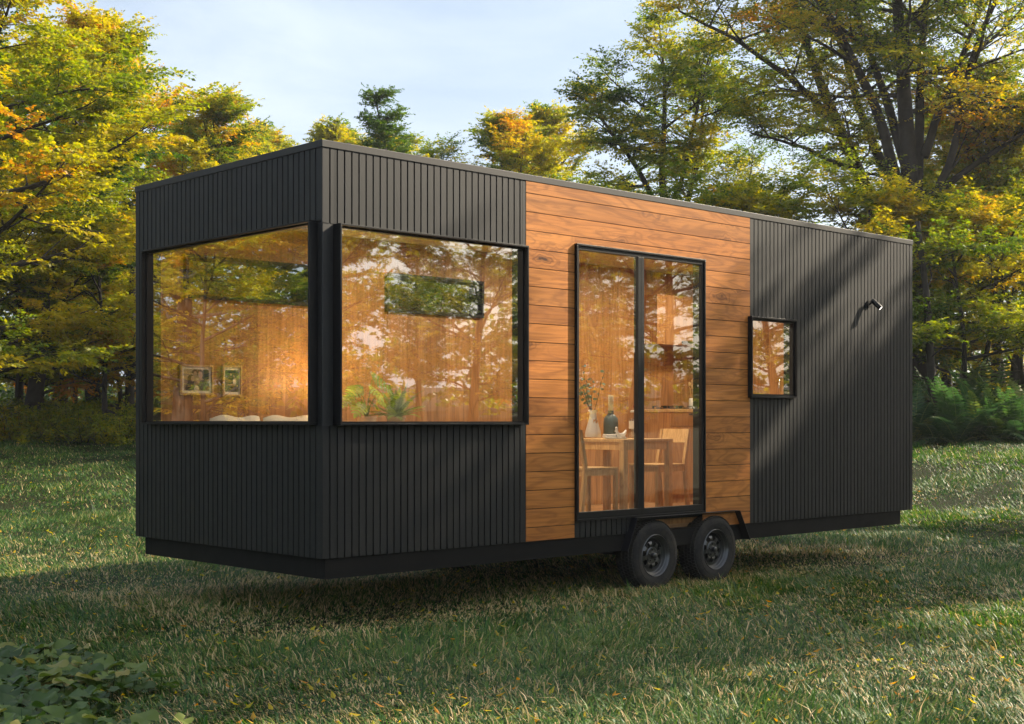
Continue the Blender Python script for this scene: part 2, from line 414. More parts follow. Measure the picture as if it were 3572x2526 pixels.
# timber panel: horizontal boards
m = MB(); rp = random.Random(3); BP = .1468; zz = TRZ - .095; edges = [TRZ]
while zz > .02: edges.append(zz); zz -= BP
edges.append(0.0)
for i in range(len(edges) - 1):
    z1, z0 = edges[i] - .0028, edges[i + 1] + .0028
    if i == 0: z1 = edges[0]
    for a, b in ((1.953, DR[0]), (DR[1], 4.853)) :
        if z0 > DR[3]: break
        m.box(a, b, -.002, DP, z0, z1, rp.random() if a < 2 else rp.random())
    else: continue
for i in range(len(edges) - 1):
    z1, z0 = edges[i] - .0028, edges[i + 1] + .0028
    if i == 0: z1 = edges[0]
    if z0 > DR[3]: m.box(1.953, 4.853, -.002, DP, z0, z1, rp.random())
    elif z1 > DR[3]: m.box(DR[0], DR[1], -.002, DP, DR[3], z1, rp.random())
hb(m, 'timber_panel', M['wood'])
# trim round the roof edge, roof sheet and its seams
m = MB()
m.box(-.006, LEN + .006, -.006, .05, TRZ, TOP); m.box(-.006, LEN + .006, WID - .05, WID + .006, TRZ, TOP)
m.box(-.006, .05, .05, WID - .05, TRZ, TOP); m.box(LEN - .05, LEN + .006, .05, WID - .05, TRZ, TOP)
hb(m, 'roof_trim', M['trim'], bevel=.003)
m = MB(); m.box(.05, LEN - .05, .05, WID - .05, 2.78, 2.88)
hb(m, 'roof', M['steel'])
for k in range(24):
    m = MB(); u = .27 + .317 * k
    if u < LEN - .06:
        m.box(u - .012, u + .012, .055, WID - .055, 2.8805, 2.922); hb(m, 'roof_seam', M['frame'])
# corner post
m = MB(); m.box(.003, .095, .003, .095, RW[2] - .004, RW[3] + .004)
hb(m, 'corner_post', M['trim'], bevel=.003)
# chassis
m = MB()
for y in (.06, WID - .16): m.box(-.03 + .06, 7.52, y - .045, y + .055, -.145, -.001)
m.box(.03, .13, .115, WID - .205, -.145, -.001); m.box(7.42, 7.52, .115, WID - .205, -.145, -.001)
for u in (1.3, 2.4, 3.5, 4.6, 5.7, 6.6): m.box(u - .04, u + .04, .115, WID - .205, -.12, -.002)
hb(m, 'chassis', M['steel'], bevel=.004)
m = MB(); m.box(.13, 7.42, .116, WID - .206, -.05, -.003); hb(m, 'underfloor', M['groove'])

# windows: thin black box frames standing proud of the wall
def long_frame(name, h, v0, v1, t=.014, glass_v=-.02, sash=.0, split=None, head=0.0):
    u0, u1, z0, z1 = h
    m = MB()
    m.box(u0, u1, v0, v1, z0, z0 + t); m.box(u0, u1, v0, v1, z1 - t, z1)
    m.box(u0, u0 + t, v0, v1, z0 + t, z1 - t); m.box(u1 - t, u1, v0, v1, z0 + t, z1 - t)
    f = hb(m, name, M['frame'], bevel=.0015)
    return f
def child(mb, name, mat, parent, **k):
    mb.v = [(x, y, z + ZB) for x, y, z in mb.v]
    return mb.build(name, mat, parent, **k)
# side window
w = long_frame('window', RW, -.075, .105)
m = MB(); t = .014; s = .012
u0, u1, z0, z1 = RW[0] + t, RW[1] - t, RW[2] + t, RW[3] - t
m.box(u0, u1, -.03, .0, z0, z0 + s); m.box(u0, u1, -.03, .0, z1 - s, z1); m.box(u0, u0 + s, -.03, 0, z0 + s, z1 - s); m.box(u1 - s, u1, -.03, 0, z0 + s, z1 - s)
child(m, 'sash', M['frame'], w)
m = MB(); m.box(u0 + s - .002, u1 - s + .002, -.018, -.012, z0 + s - .002, z1 - s + .002); m.v = m.v[:]; 
def pane(mb_pts, parent, mat='glass'):
    q = MB(); q.add(mb_pts, [(0, 1, 2, 3)]); return child(q, 'pane', M[mat], parent, recalc=False)
pane([(u0 + s, -.016, z0 + s), (u1 - s, -.016, z0 + s), (u1 - s, -.016, z1 - s), (u0 + s, -.016, z1 - s)], w)
# small window
w = long_frame('window', SW, -.05, .105, .016)
t = .016; s = .02
u0, u1, z0, z1 = SW[0] + t, SW[1] - t, SW[2] + t, SW[3] - t
m = MB(); m.box(u0, u1, -.02, .01, z0, z0 + s); m.box(u0, u1, -.02, .01, z1 - s, z1); m.box(u0, u0 + s, -.02, .01, z0 + s, z1 - s); m.box(u1 - s, u1, -.02, .01, z0 + s, z1 - s)
child(m, 'sash', M['frame'], w)
pane([(u0 + s, -.006, z0 + s), (u1 - s, -.006, z0 + s), (u1 - s, -.006, z1 - s), (u0 + s, -.006, z1 - s)], w, 'glass_door')
# end window
m = MB(); v0, v1, z0, z1 = LW; t = .014
m.box(-.07, .105, v0, v1, z0, z0 + t); m.box(-.07, .105, v0, v1, z1 - t, z1); m.box(-.07, .105, v0, v0 + t, z0 + t, z1 - t); m.box(-.07, .105, v1 - t, v1, z0 + t, z1 - t)
w = hb(m, 'window', M['frame'], bevel=.0015)
v0 += t; v1 -= t; z0 += t; z1 -= t; s = .012
m = MB(); m.box(-.03, 0, v0, v1, z0, z0 + s); m.box(-.03, 0, v0, v1, z1 - s, z1); m.box(-.03, 0, v0, v0 + s, z0 + s, z1 - s); m.box(-.03, 0, v1 - s, v1, z0 + s, z1 - s)
child(m, 'sash', M['frame'], w)
pane([(-.016, v0 + s, z0 + s), (-.016, v1 - s, z0 + s), (-.016, v1 - s, z1 - s), (-.016, v0 + s, z1 - s)], w, 'glass_end')
# slit windows in the back wall
for h in (SL1, SL2):
    u0, u1, z0, z1 = h; m = MB(); t = .03
    for a in ((u0, u1, z0, z0 + t), (u0, u1, z1 - t, z1), (u0, u0 + t, z0 + t, z1 - t), (u1 - t, u1, z0 + t, z1 - t)): m.box(a[0], a[1], 2.46, WID + .01, a[2], a[3])
    w = hb(m, 'window', M['frame'])
    pane([(u0 + t, 2.6, z0 + t), (u1 - t, 2.6, z0 + t), (u1 - t, 2.6, z1 - t), (u0 + t, 2.6, z1 - t)], w, 'clear')
# glazed double door
u0, u1, z0, z1 = DR
door = long_frame('glass_door', DR, -.032, .105, .016)
t = .016; mid = 3.30
for a, b, hl in ((u0 + t, mid - .001, 1), (mid + .001, u1 - t, 0)):
    m = MB(); st = .036 if hl else .040; rt = .05; rb_ = .055
    lft = .02 if hl else st; rgt = st if hl else .03
    c0, c1 = z0 + t + .001, z1 - t - .001
    m.box(a, b, -.02, .03, c0, c0 + rb_); m.box(a, b, -.02, .03, c1 - rt + .018, c1)
    m.box(a, a + lft, -.02, .03, c0 + rb_, c1 - rt + .018); m.box(b - rgt, b, -.02, .03, c0 + rb_, c1 - rt + .018)
    lf = child(m, 'door_leaf', M['frame'], door, bevel=.0015)
    q = [(a + lft, -.004, c0 + rb_), (b - rgt, -.004, c0 + rb_), (b - rgt, -.004, c1 - rt + .018), (a + lft, -.004, c1 - rt + .018)]
    pane(q, door, 'glass_door')
# interior linings
m = MB(); k = 0
def planks(put_, a0, a1, z0, z1, holes, p=.12):
    global k
    n = max(1, round((a1 - a0) / p)); q = (a1 - a0) / n
    for i in range(n):
        wall_with_holes(None, a0 + i * q + .0012, a0 + (i + 1) * q - .0012, z0, z1, [h for h in holes], lambda a, b, c, d: put_(a, b, c, d, ((i * 7.13) % 3.7)))
FZ, CZ = .04, 2.66
m = MB(); planks(lambda a, b, c, d, s_: m.box(a, b, 2.5, WID - WT - .001, c, d, s_), .13, 7.6, FZ, CZ, [SL1, SL2]); hb(m, 'inner_lining', M['iwood'])
m = MB(); planks(lambda a, b, c, d, s_: m.box(a, b, WT + .001, .12, c, d, s_), .13, 7.6, FZ, CZ, [RW, DR, SW]); hb(m, 'inner_lining', M['iwood'])
m = MB(); planks(lambda a, b, c, d, s_: m.box(WT + .001, .12, a, b, c, d, s_), .13, 2.49, FZ, CZ, [LW]); hb(m, 'inner_lining', M['iwood'])
m = MB(); planks(lambda a, b, c, d, s_: m.box(7.6, 7.635, a, b, c, d, s_), .13, 2.49, FZ, CZ, []); hb(m, 'inner_lining', M['iwood'])
m = MB(); 
for i in range(20): m.box(.12, 7.6, .125 + i * .118, .125 + (i + 1) * .118 - .002, .003, FZ, i * .31)
hb(m, 'floor_boards', M['floor'])
m = MB(); m.box(.12, 7.6, .12, 2.5, CZ + .002, CZ + .06); hb(m, 'ceiling_panel', M['ceil'])

# wheels (two on each side) and the mudguards
def tyre_mesh(sgn):
    q = MB(); n = 72; Rt = .302; Wt = .105
    prof = [(.178, .085), (.186, .1), (.215, .109), (.255, .110), (.283, .1), (.296, .082), (.3, .05), (.302, 0), (.3, -.05), (.296, -.082), (.283, -.1), (.255, -.11), (.215, -.109), (.186, -.1), (.178, -.085)]
    q.lathe(prof, n, axis='y', close=True)
    for k in range(60):                      # tread blocks
        a = 6.28319 * k / 60
        for j, yy in enumerate((-.082, -.045, -.008, .03, .067)):
            aa = a + (.05 if j % 2 else 0)
            c = Vector((math.cos(aa) * .302, yy + .007, math.sin(aa) * .302))
            rad = Vector((math.cos(aa), 0, math.sin(aa))); tan = Vector((-math.sin(aa), 0, math.cos(aa)))
            q.obox(c - rad * (.004 if j in (0, 4) else .001), tan * .0115, Vector((0, .0145, 0)), rad * .006)
    q.lathe([(.236, -.1108), (.2365, -.1125), (.2395, -.1125), (.24, -.1108)], 64, axis='y', close=True)
    return q
def rim_mesh():
    q = MB(); n = 48                          # the outer side faces -y
    q.lathe([(.181, -.082), (.184, -.098), (.179, -.102), (.172, -.096), (.166, -.075), (.158, -.07), (.152, -.052), (.147, -.05), (.143, -.02), (.14, .07), (.17, .09), (.18, .085)], n, axis='y', cap=False)
    # dished centre with eight windows: hub disc, spokes and outer ring
    q.lathe([(.146, -.048), (.128, -.046), (.118, -.050), (.118, -.040), (.146, -.036)], n, axis='y', close=True)
    q.lathe([(.03, -.062), (.066, -.062), (.073, -.056), (.073, -.046), (.03, -.046)], n, axis='y', close=True)
    for k in range(8):
        a = 6.28319 * (k + .25) / 8; rad = Vector((math.cos(a), 0, math.sin(a))); tan = Vector((-math.sin(a), 0, math.cos(a)))
        vs = []
        for r_, w_, y_ in ((.068, .024, -.055), (.085, .017, -.061), (.105, .017, -.060), (.126, .026, -.046)):
            for dy in (0, .009):
                for sg in (-1, 1): vs.append(rad * r_ + tan * w_ * sg + Vector((0, y_ + dy, 0)))
        fs = []
        for i in range(3):
            b = i * 4; c = b + 4
            fs += [(b, b + 1, c + 1, c), (b + 2, c + 2, c + 3, b + 3), (b, c, c + 2, b + 2), (b + 1, b + 3, c + 3, c + 1)]
        q.add(vs, fs)
    return q
wheel_proto = None
def add_wheel(u, v, flip):
    wh = empty('wheel', (u, v, .294), R(180) if flip else 0, house)
    return wh
def wheel_parts(wh):
    tyre_mesh(1).build('tyre', M['tyre'], wh, smooth=True)
    rim_mesh().build('rim', M['rim'], wh, smooth=True)
    q = MB(); q.lathe([(.0001, -.098), (.017, -.098), (.023, -.094), (.024, -.066), (.034, -.064), (.036, -.055), (.036, -.045)], 28, axis='y')
    for k in range(5):
        a = 6.28319 * (k + .3) / 5; q.lathe([(.0001, -.074), (.007, -.074), (.009, -.07), (.0095, -.06)], 6, (math.cos(a) * .05, 0, math.sin(a) * .05), axis='y')
    q.build('hub_cap', M['rim'], wh, smooth=True)
    q = MB(); q.lathe([(.0001, -.02), (.139, -.02), (.139, .0), (.0001, 0)], 40, axis='y'); q.build('brake_drum', M['groove'], wh)
first = add_wheel(3.475, .065, False); wheel_parts(first); kids = list(first.children)
for u, v, fl in ((4.305, .065, False), (3.475, WID - .065, True), (4.305, WID - .065, True)):
    wh = add_wheel(u, v, fl)
    for c in kids:
        d = c.copy(); COL.objects.link(d); d.parent = wh
for side in (0, 1):
    m = MB(); v0, v1 = (-.065, .13) if side == 0 else (WID - .13, WID + .065)
    th = .006
    pts = [(3.085, -.145), (3.205, .128), (4.62, .128), (4.775, -.145)]
    for (a, za), (b, zb) in zip(pts, pts[1:]):
        d = Vector((b - a, 0, zb - za)).normalized(); n_ = Vector((-d.z, 0, d.x)) * th
        vs = []
        for y in (v0, v1):
            vs += [(a, y, za), (b, y, zb), (b + n_.x, y, zb + n_.z), (a + n_.x, y, za + n_.z)]
        m.add(vs, [(0, 1, 2, 3), (7, 6, 5, 4), (0, 4, 5, 1), (1, 5, 6, 2), (2, 6, 7, 3), (3, 7, 4, 0)])
    hb(m, 'mudguard', M['fender'], bevel=.0015)
    m = MB(); y = .2 if side == 0 else WID - .2
    m.box(3.1, 4.76, y - .004, y + .004, -.14, .1); hb(m, 'wheel_well', M['groove'])
for u in (3.475, 4.305):
    m = MB(); m.tube([(u, .1, -.2), (u, WID - .1, -.2)], .035, 12); hb(m, 'axle', M['steel'], smooth=True)

# spotlight on the dark end of the side wall
sp = empty('wall_spotlight', T(6.86, 0, 2.16), ANG); sp.scale = (.7, .7, .7)
tag(sp, 'small black cylinder spotlight, switched on, mounted on the dark ribbed side wall', 'spotlight')
m = MB(); m.lathe([(.0001, -.028), (.05, -.028), (.052, -.02), (.052, -.002)], 28, axis='y'); m.tube([(0, -.028, 0), (0, -.05, .012), (.01, -.072, .03)], .014, 10)
m.build('mount', M['frame'], sp, smooth=True)
d = Vector((.32, -.55, -.62)).normalized(); c0 = Vector((0, -.066, .06))
m = MB(); m.tube([c0, c0 + d * .01, c0 + d * .17, c0 + d * .178], [.030, .036, .036, .034], 24); m.build('lamp_body', M['frame'], sp, smooth=True)
m = MB(); m.tube([c0 + d * .1785, c0 + d * .181], .027, 20); m.build('lens', emit_mat('spot_lens', (1, .95, .85), 3), sp)

# ------------------------------------------------------------------ things inside
def fitem(name, u, v, z, label, cat, group=None, rz=0.0):
    return tag(empty(name, T(u, v, z), ANG + rz), label, cat, group)
def oakbar(m, *a, **k): m.bar(*a, **k)
TZ = .785
# table
t = fitem('dining_table', 3.88, .70, FZ, 'small light oak dining table behind the glass door', 'table')
tl, tw, th = .70, .86, TZ - FZ
m = MB(); m.box(0, tl, 0, tw, th - .028, th, .2); m.build('table_top', M['oak'], t, bevel=.003)
for x in (.03, tl - .03):
    for y in (.03, tw - .03):
        m = MB(); m.box(x - .029, x + .029, y - .029, y + .029, 0, th - .029, x + y); m.build('leg', M['oak'], t, bevel=.003)
m = MB()
for y in (.035, tw - .035): m.box(.06, tl - .06, y - .012, y + .012, th - .10, th - .03, .5)
for x in (.035, tl - .035): m.box(x - .012, x + .012, .06, tw - .06, th - .10, th - .03, .9)
m.build('apron', M['oak'], t)
# chairs
def chair(u, v, rz, label):
    c = fitem('dining_chair', u, v, FZ, label, 'chair', 'oak dining chairs', rz)
    w2, d2, sh = .19, .21, .49                # the sitter faces +x
    m = MB(); m.box(-d2, d2 + .02, -w2, w2, sh - .022, sh, .3); m.build('seat', M['oak'], c, bevel=.003)
    m = MB()
    for y in (-w2 + .02, w2 - .02): m.box(-d2 + .03, d2, y - .01, y + .01, sh - .075, sh - .024, .6)
    for x in (-d2 + .02, d2): m.box(x - .01, x + .01, -w2 + .03, w2 - .03, sh - .075, sh - .024, .7)
    m.build('seat_frame', M['oak'], c)
    for y in (-w2 + .018, w2 - .018):
        m = MB(); m.box(d2 - .02, d2 + .018, y - .018, y + .018, 0, sh - .023, .4); m.build('leg', M['oak'], c, bevel=.002)
        m = MB()
        P = [(-d2 - .045, 0), (-d2 + .01, sh - .03), (-d2 + .01, sh + .03), (-d2 - .06, .835)]
        for (x0, z0), (x1, z1) in zip(P, P[1:]):
            vs = [(x0 - .02, y - .016, z0), (x0 + .02, y - .016, z0), (x0 + .02, y + .016, z0), (x0 - .02, y + .016, z0), (x1 - .02, y - .016, z1), (x1 + .02, y - .016, z1), (x1 + .02, y + .016, z1), (x1 - .02, y + .016, z1)]
            m.add(vs, [(0, 3, 2, 1), (4, 5, 6, 7), (0, 1, 5, 4), (1, 2, 6, 5), (2, 3, 7, 6), (3, 0, 4, 7)], .8)
        m.build('leg', M['oak'], c)
    m = MB()
    m.obox((-d2 - .042, 0, .765), (.008, 0, .002), (0, w2 - .035, 0), (-.013, 0, .068), .35); m.build('backrest', M['oak'], c, bevel=.002)
    return c
chair(3.62, .93, 0.0, 'light oak chair seen side on at the left of the table behind the door')
chair(4.88, 1.14, math.pi, 'light oak chair on the kitchen side of the table, half hidden by table legs')
# what stands on the table
def lathe_thing(name, mat, prof, u, v, z, label, cat, part='body', smooth=True):
    o = fitem(name, u, v, z, label, cat); m = MB(); m.lathe(prof, 32); m.build(part, mat, o, smooth=smooth); return o
va = lathe_thing('vase', M['white'], [(.0001, .0), (.072, 0), (.078, .01), (.072, .06), (.052, .13), (.036, .19), (.032, .225), (.038, .252), (.043, .262), (.039, .262), (.03, .225), (.03, .02), (.0001, .02)], 4.05, 1.25, TZ + .013, 'white stoneware vase with a rust brown patch holding eucalyptus twigs', 'vase')
m = MB()
for (a0, h0, s_) in ((-1.9, .15, .02), (-1.6, .165, .017), (-2.15, .158, .012), (-1.3, .155, .012)):
    c = Vector((math.cos(a0), math.sin(a0), 0)); rr_ = .049 if h0 < .152 else .0455
    vs = []; n = 10
    for k in range(n):
        b = 6.28 * k / n; q = s_ * (1 + .35 * math.sin(3 * b + a0 * 5)); ang = a0 + math.cos(b) * q / rr_; hh = h0 + math.sin(b) * q
        rad = np.interp(hh, [.06, .13, .19], [.072, .052, .036]) + .0012; vs.append((math.cos(ang) * rad, math.sin(ang) * rad, hh))
    m.add(vs, [tuple(range(n))])
m.build('glaze_patch', M['rust'], va, recalc=False)
m = MB(); lv = MB(); re = random.Random(11)
for k in range(7):
    a = re.uniform(0, 6.28) if k else 2.6; L = re.uniform(.28, .52); p = Vector((0, 0, .2)); d = Vector((math.cos(a) * .35, math.sin(a) * .35, 1)).normalized(); pts = [p.copy()]
    for i in range(8):
        d = (d + Vector((re.uniform(-.14, .14), re.uniform(-.14, .14), -.02))).normalized(); p = p + d * L / 8; pts.append(p.copy())
        if i > 1:
            for sg in (-1, 1):
                sd = d.cross(Vector((re.uniform(-1, 1), re.uniform(-1, 1), re.uniform(-.3, .3)))).normalized() * sg; c = p + sd * .026; up = d.cross(sd).normalized()
                q = [c + sd * .02 * math.cos(b) + (d * .8 + up * .5).normalized() * .015 * math.sin(b) for b in np.linspace(0, 6.28, 8)[:-1]]
                lv.add(q, [tuple(range(7))], re.uniform(.15, .4))
    m.tube(pts, [.0028] * 5 + [.0018] * 4, 5)
m.build('twigs', M['bark'], va); lv.build('eucalyptus_leaves', leaf_mat('eucalyptus', [(0, (.03, .07, .05)), (1, (.14, .2, .14))], .2), va, recalc=False)
cb = lathe_thing('candle_holder', M['teal'], [(.0001, 0), (.062, 0), (.071, .012), (.072, .15), (.066, .195), (.045, .222), (.03, .235), (.029, .262), (.034, .268), (.028, .27), (.0001, .262)], 4.27, 1.22, TZ, 'blue grey stoneware bottle used as candle holder on the table', 'candle holder')
o = fitem('candle', 4.27, 1.22, TZ + .271, 'thick cream pillar candle standing in the blue grey bottle', 'candle'); m = MB(); m.lathe([(.0001, 0), (.026, 0), (.0265, .14), (.024, .146), (.012, .143), (.0001, .144)], 24); m.build('wax', M['candle'], o, smooth=True); m = MB(); m.tube([(0, 0, .143), (.001, 0, .155)], .0015, 5); m.build('wick', M['iron'], o)
j = fitem('storage_jar', 4.36, .98, TZ, 'glass storage jar with paper label and copper knob lid, beside the door mullion', 'jar')
m = MB(); m.lathe([(.0001, 0), (.058, 0), (.063, .008), (.063, .2), (.05, .235), (.047, .25), (.044, .25), (.047, .232), (.059, .198), (.059, .012), (.0001, .008)], 32); m.build('glass_body', M['clear'], j, smooth=True)
m = MB(); m.lathe([(.0645, .095), (.0645, .17)], 40, cap=False); m.build('paper_label', M['paper'], j, smooth='all', recalc=False)
m = MB()
for h, w_ in ((.156, .9), (.147, .9), (.13, .55), (.116, .7), (.106, .4)):
    n = 12; vs = []
    for k in range(n + 1):
        a = R(-105) + (k / n - .5) * w_ * 1.5
        for dz in (-.0018, .0018): vs.append((math.cos(a) * .0652, math.sin(a) * .0652, h + dz))
    m.add(vs, [(2 * k, 2 * k + 2, 2 * k + 3, 2 * k + 1) for k in range(n)])
m.build('label_print', M['iron'], j, recalc=False)
m = MB(); m.lathe([(.0001, .252), (.052, .252), (.053, .268), (.02, .274), (.0001, .274)], 28); m.build('lid', M['white'], j, smooth=True)
m = MB(); m.lathe([(.0001, .2745), (.014, .276), (.013, .284), (.024, .292), (.03, .31), (.026, .328), (.012, .336), (.0001, .337)], 24); m.build('knob', M['copper'], j, smooth=True)
m = MB(); rj = random.Random(2)
for k in range(26):
    a = rj.uniform(0, 6.28); r_ = rj.uniform(.0, .04); m.tube([(math.cos(a) * r_, math.sin(a) * r_, .02), (math.cos(a + .6) * .045, math.sin(a + .6) * .045, rj.uniform(.06, .2))], .006, 5)
m.build('dried_pasta', M['terra'], j)
o = fitem('serving_tray', 4.03, .93, TZ, 'thin oval white tray under the ornaments on the table', 'tray')
m = MB(); m.lathe([(.0001, 0), (.10, 0), (.115, .006), (.118, .011), (.112, .011), (.1, .006), (.0001, .006)], 40); m.v = [(x * 1.15, y * .75, z) for x, y, z in m.v]; m.build('dish', M['white'], o, smooth=True)
o = fitem('soap_dish', 3.985, .96, TZ + .0115, 'low white block with a small round hole lying on the oval tray', 'ornament', rz=-.25)
m = MB(); m.box(-.075, .075, -.03, .03, 0, .034); m.build('block', M['white'], o, bevel=.008)
m = MB(); m.lathe([(.0001, -.0312), (.007, -.0312), (.007, -.029)], 14, (.045, 0, .018), axis='y'); m.build('hole', M['iron'], o)
o = fitem('antler_ornament', 4.07, .905, TZ + .0115, 'small white antler shaped ornament lying on the tray', 'ornament', rz=-.2)
m = MB()
m.tube([(-.055, 0, .085), (-.05, 0, .06), (-.038, 0, .035), (-.012, 0, .022), (.02, 0, .026), (.045, 0, .045), (.056, 0, .072)], [.011, .012, .018, .022, .021, .015, .007], 12)
m.tube([(-.05, 0, .06), (-.068, .005, .064)], [.009, .007], 10); m.tube([(-.03, 0, .03), (-.045, 0, .0)], [.015, .009], 10); m.tube([(.03, 0, .03), (.042, 0, .0)], [.015, .009], 10)
m.lathe([(.0001, -.013), (.01, -.008), (.013, 0), (.01, .008), (.0001, .013)], 14, (-.056, 0, .09))
m.build('antler', M['white'], o, smooth='all')
# kitchen
k_ = fitem('kitchen_counter', 6.20, 2.10, FZ, 'wooden kitchen counter with a gas hob along the back wall', 'kitchen counter')
ch = 1.085 - FZ
m = MB(); m.box(0, 1.399, 0, .398, .0, ch - .035, .1); m.build('cabinet_body', M['cab'], k_)
m = MB(); m.box(-.012, 1.399, -.012, .398, ch - .034, ch, .7); m.build('worktop', M['oak'], k_, bevel=.003)
for i in range(2):
    m = MB(); a = .01 + i * .69; m.box(a, a + .68, -.018, -.001, ch - .19, ch - .045, .3 + i); dfr = m.build('drawer', M['cab'], k_, bevel=.002)
    m = MB(); m.box(a + .30, a + .42, -.026, -.0185, ch - .06, ch - .048); m.build('handle', M['iron'], dfr)
    m = MB(); m.box(a, a + .68, -.018, -.001, .09, ch - .196, .9 + i); m.build('door', M['cab'], k_, bevel=.002)
m = MB(); m.box(.02, .56, .03, .37, ch + .0005, ch + .008); hob = m.build('hob', M['chrome'], k_)
for x in (.15, .42):
    for y in (.12, .28):
        m = MB(); m.lathe([(.0001, ch + .0085), (.04, ch + .0085), (.036, ch + .022), (.0001, ch + .022)], 16, (x, y, 0))
        for q in range(4):
            a = q * 1.5708; m.bar((x + math.cos(a) * .03, y + math.sin(a) * .03, ch + .036), (x + math.cos(a) * .1, y + math.sin(a) * .1, ch + .036), .009, .009)
            m.bar((x + math.cos(a) * .1, y + math.sin(a) * .1, ch + .0085), (x + math.cos(a) * .1, y + math.sin(a) * .1, ch + .04), .009, .009, up=(1, 0, 0))
        m.build('burner', M['iron'], hob)
s2 = fitem('sink_unit', 7.06, .14, FZ, 'sink unit with curved tap seen through the small square window', 'sink unit')
m = MB(); m.box(0, .538, 0, 1.94, 0, ch - .035, .4); m.build('cabinet_body', M['cab'], s2)
m = MB(); m.box(-.012, .538, 0, 1.94, ch - .034, ch, .9); m.build('worktop', M['oak'], s2)
m = MB(); X, Y = .24, 1.16
pts = [(X, Y, ch), (X, Y, ch + .26)] + [(X - .085 + .085 * math.cos(a), Y, ch + .26 + .105 * math.sin(a)) for a in np.linspace(.2, 3.0, 11)] + [(X - .17, Y, ch + .235)]
m.tube(pts, .0125, 12); m.lathe([(.0001, ch + .0003), (.028, ch + .0003), (.026, ch + .03), (.0001, ch + .03)], 18, (X, Y, 0)); m.build('tap', M['chrome'], s2, smooth=True)
m = MB(); m.box(.1, .46, .85, 1.08, ch + .0005, ch + .004); m.build('basin', M['chrome'], s2)
c_ = fitem('wall_cabinet', 6.10, 2.20, 1.815, 'wooden wall cabinet with two doors above the kitchen counter', 'cabinet')
m = MB(); m.box(0, 1.499, .018, .298, 0, .55, .3); m.build('cabinet_body', M['cab'], c_)
for i, (a, b) in enumerate(((0, .645), (.649, 1.499))):
    m = MB(); m.box(a, b, 0, .017, -.004, .553, .15 + i * .5); dd = m.build('door', M['cab'], c_, bevel=.002)
    q = (.42, .60) if i == 0 else (.69, .86)
    m = MB(); m.box(q[0], q[1], -.022, -.0005, .02, .045); m.build('handle', M['iron'], dd)
u_ = fitem('utensil_jar', 6.74, 2.22, 1.085, 'white jar of wooden spoons beside the hob', 'jar')
m = MB(); m.lathe([(.0001, 0), (.04, 0), (.042, .01), (.042, .11), (.035, .13), (.032, .13), (.036, .1), (.036, .02), (.0001, .02)], 24); m.build('pot', M['white'], u_, smooth=True)
for a, h in ((.5, .3), (2.2, .27), (4.0, .24)):
    m = MB(); e = (math.cos(a) * .03, math.sin(a) * .03, h); m.tube([(0, 0, .025), e], .006, 6); m.lathe([(.0001, -.035), (.018, -.02), (.022, 0), (.016, .02), (.0001, .03)], 12, (e[0], e[1], h + .02)); m.build('spoon', M['oak'], u_, smooth=True)
# pictures on the back wall
def picture(u, z, w_, h_, label, figs, bg):
    p = fitem('picture_frame', u, 2.499, z, label, 'picture', 'framed family photographs')
    fr = .016; m = MB()
    for a in ((-w_ / 2 - fr, w_ / 2 + fr, -h_ / 2 - fr, -h_ / 2), (-w_ / 2 - fr, w_ / 2 + fr, h_ / 2, h_ / 2 + fr), (-w_ / 2 - fr, -w_ / 2, -h_ / 2, h_ / 2), (w_ / 2, w_ / 2 + fr, -h_ / 2, h_ / 2)): m.box(a[0], a[1], -.025, -.0005, a[2], a[3])
    m.build('frame', M['oak'], p)
    m = MB(); m.box(-w_ / 2, w_ / 2, -.012, -.001, -h_ / 2, h_ / 2); m.build('mount_board', M['paper'], p)
    iw, ih = w_ * .83 / 2, h_ * .8 / 2
    m = MB(); m.box(-iw, iw, -.0132, -.0122, -ih, ih); ph = m.build('photograph', bg, p)
    for i, (shape, cx_, cz_, rx, rz_, mat) in enumerate(figs):
        n = 18; y = -.0136 - i * .0004; vs = []
        for k in range(n):
            a = 6.28319 * k / n; px, pz = cx_ + rx * math.cos(a), cz_ + rz_ * math.sin(a)
            vs.append((max(-1, min(1, px)) * iw, y, max(-1, min(1, pz)) * ih))
        m = MB(); m.add(vs, [tuple(range(n))]); m.build(shape, mat, ph, recalc=False)
    return p
fl = lambda n, c: principled('print_' + n, c, .6, var=.25, nscale=30)
skin, hair, olive, pale, dgreen, sepia = fl('skin', (.42, .27, .18)), fl('hair', (.05, .035, .025)), fl('olive', (.07, .07, .04)), fl('pale', (.6, .52, .42)), fl('green', (.02, .05, .03)), fl('sepia', (.33, .25, .16))
picture(.478, 1.302, .285, .225, 'wide framed family photograph of four people on the timber wall', [
    ('foliage_print', .75, .5, .4, .5, dgreen), ('body_print', .55, -.75, .55, .75, olive), ('body_print', -.5, -.8, .4, .6, hair), ('hair_print', -.45, .0, .3, .5, hair), ('hair_print', -.15, .75, .2, .22, hair), ('face_print', -.13, .6, .14, .22, skin),
    ('hair_print', .28, .62, .26, .34, hair), ('face_print', .28, .45, .2, .33, skin), ('face_print', -.33, .1, .15, .26, skin), ('face_print', .08, -.2, .15, .26, skin), ('body_print', -.02, -.85, .2, .35, pale)], sepia)
picture(.823, 1.30, .163, .235, 'narrow framed photograph of a seated couple on the timber wall', [
    ('foliage_print', 0, .8, 1, .35, dgreen), ('body_print', -.1, .0, .5, .5, dgreen), ('face_print', -.15, .55, .15, .12, skin), ('face_print', .25, .42, .12, .1, skin), ('body_print', .35, -.1, .25, .3, pale), ('arm_print', -.1, -.35, .6, .08, skin), ('body_print', .25, -.75, .6, .35, hair)], fl('lawn', (.12, .14, .08)))
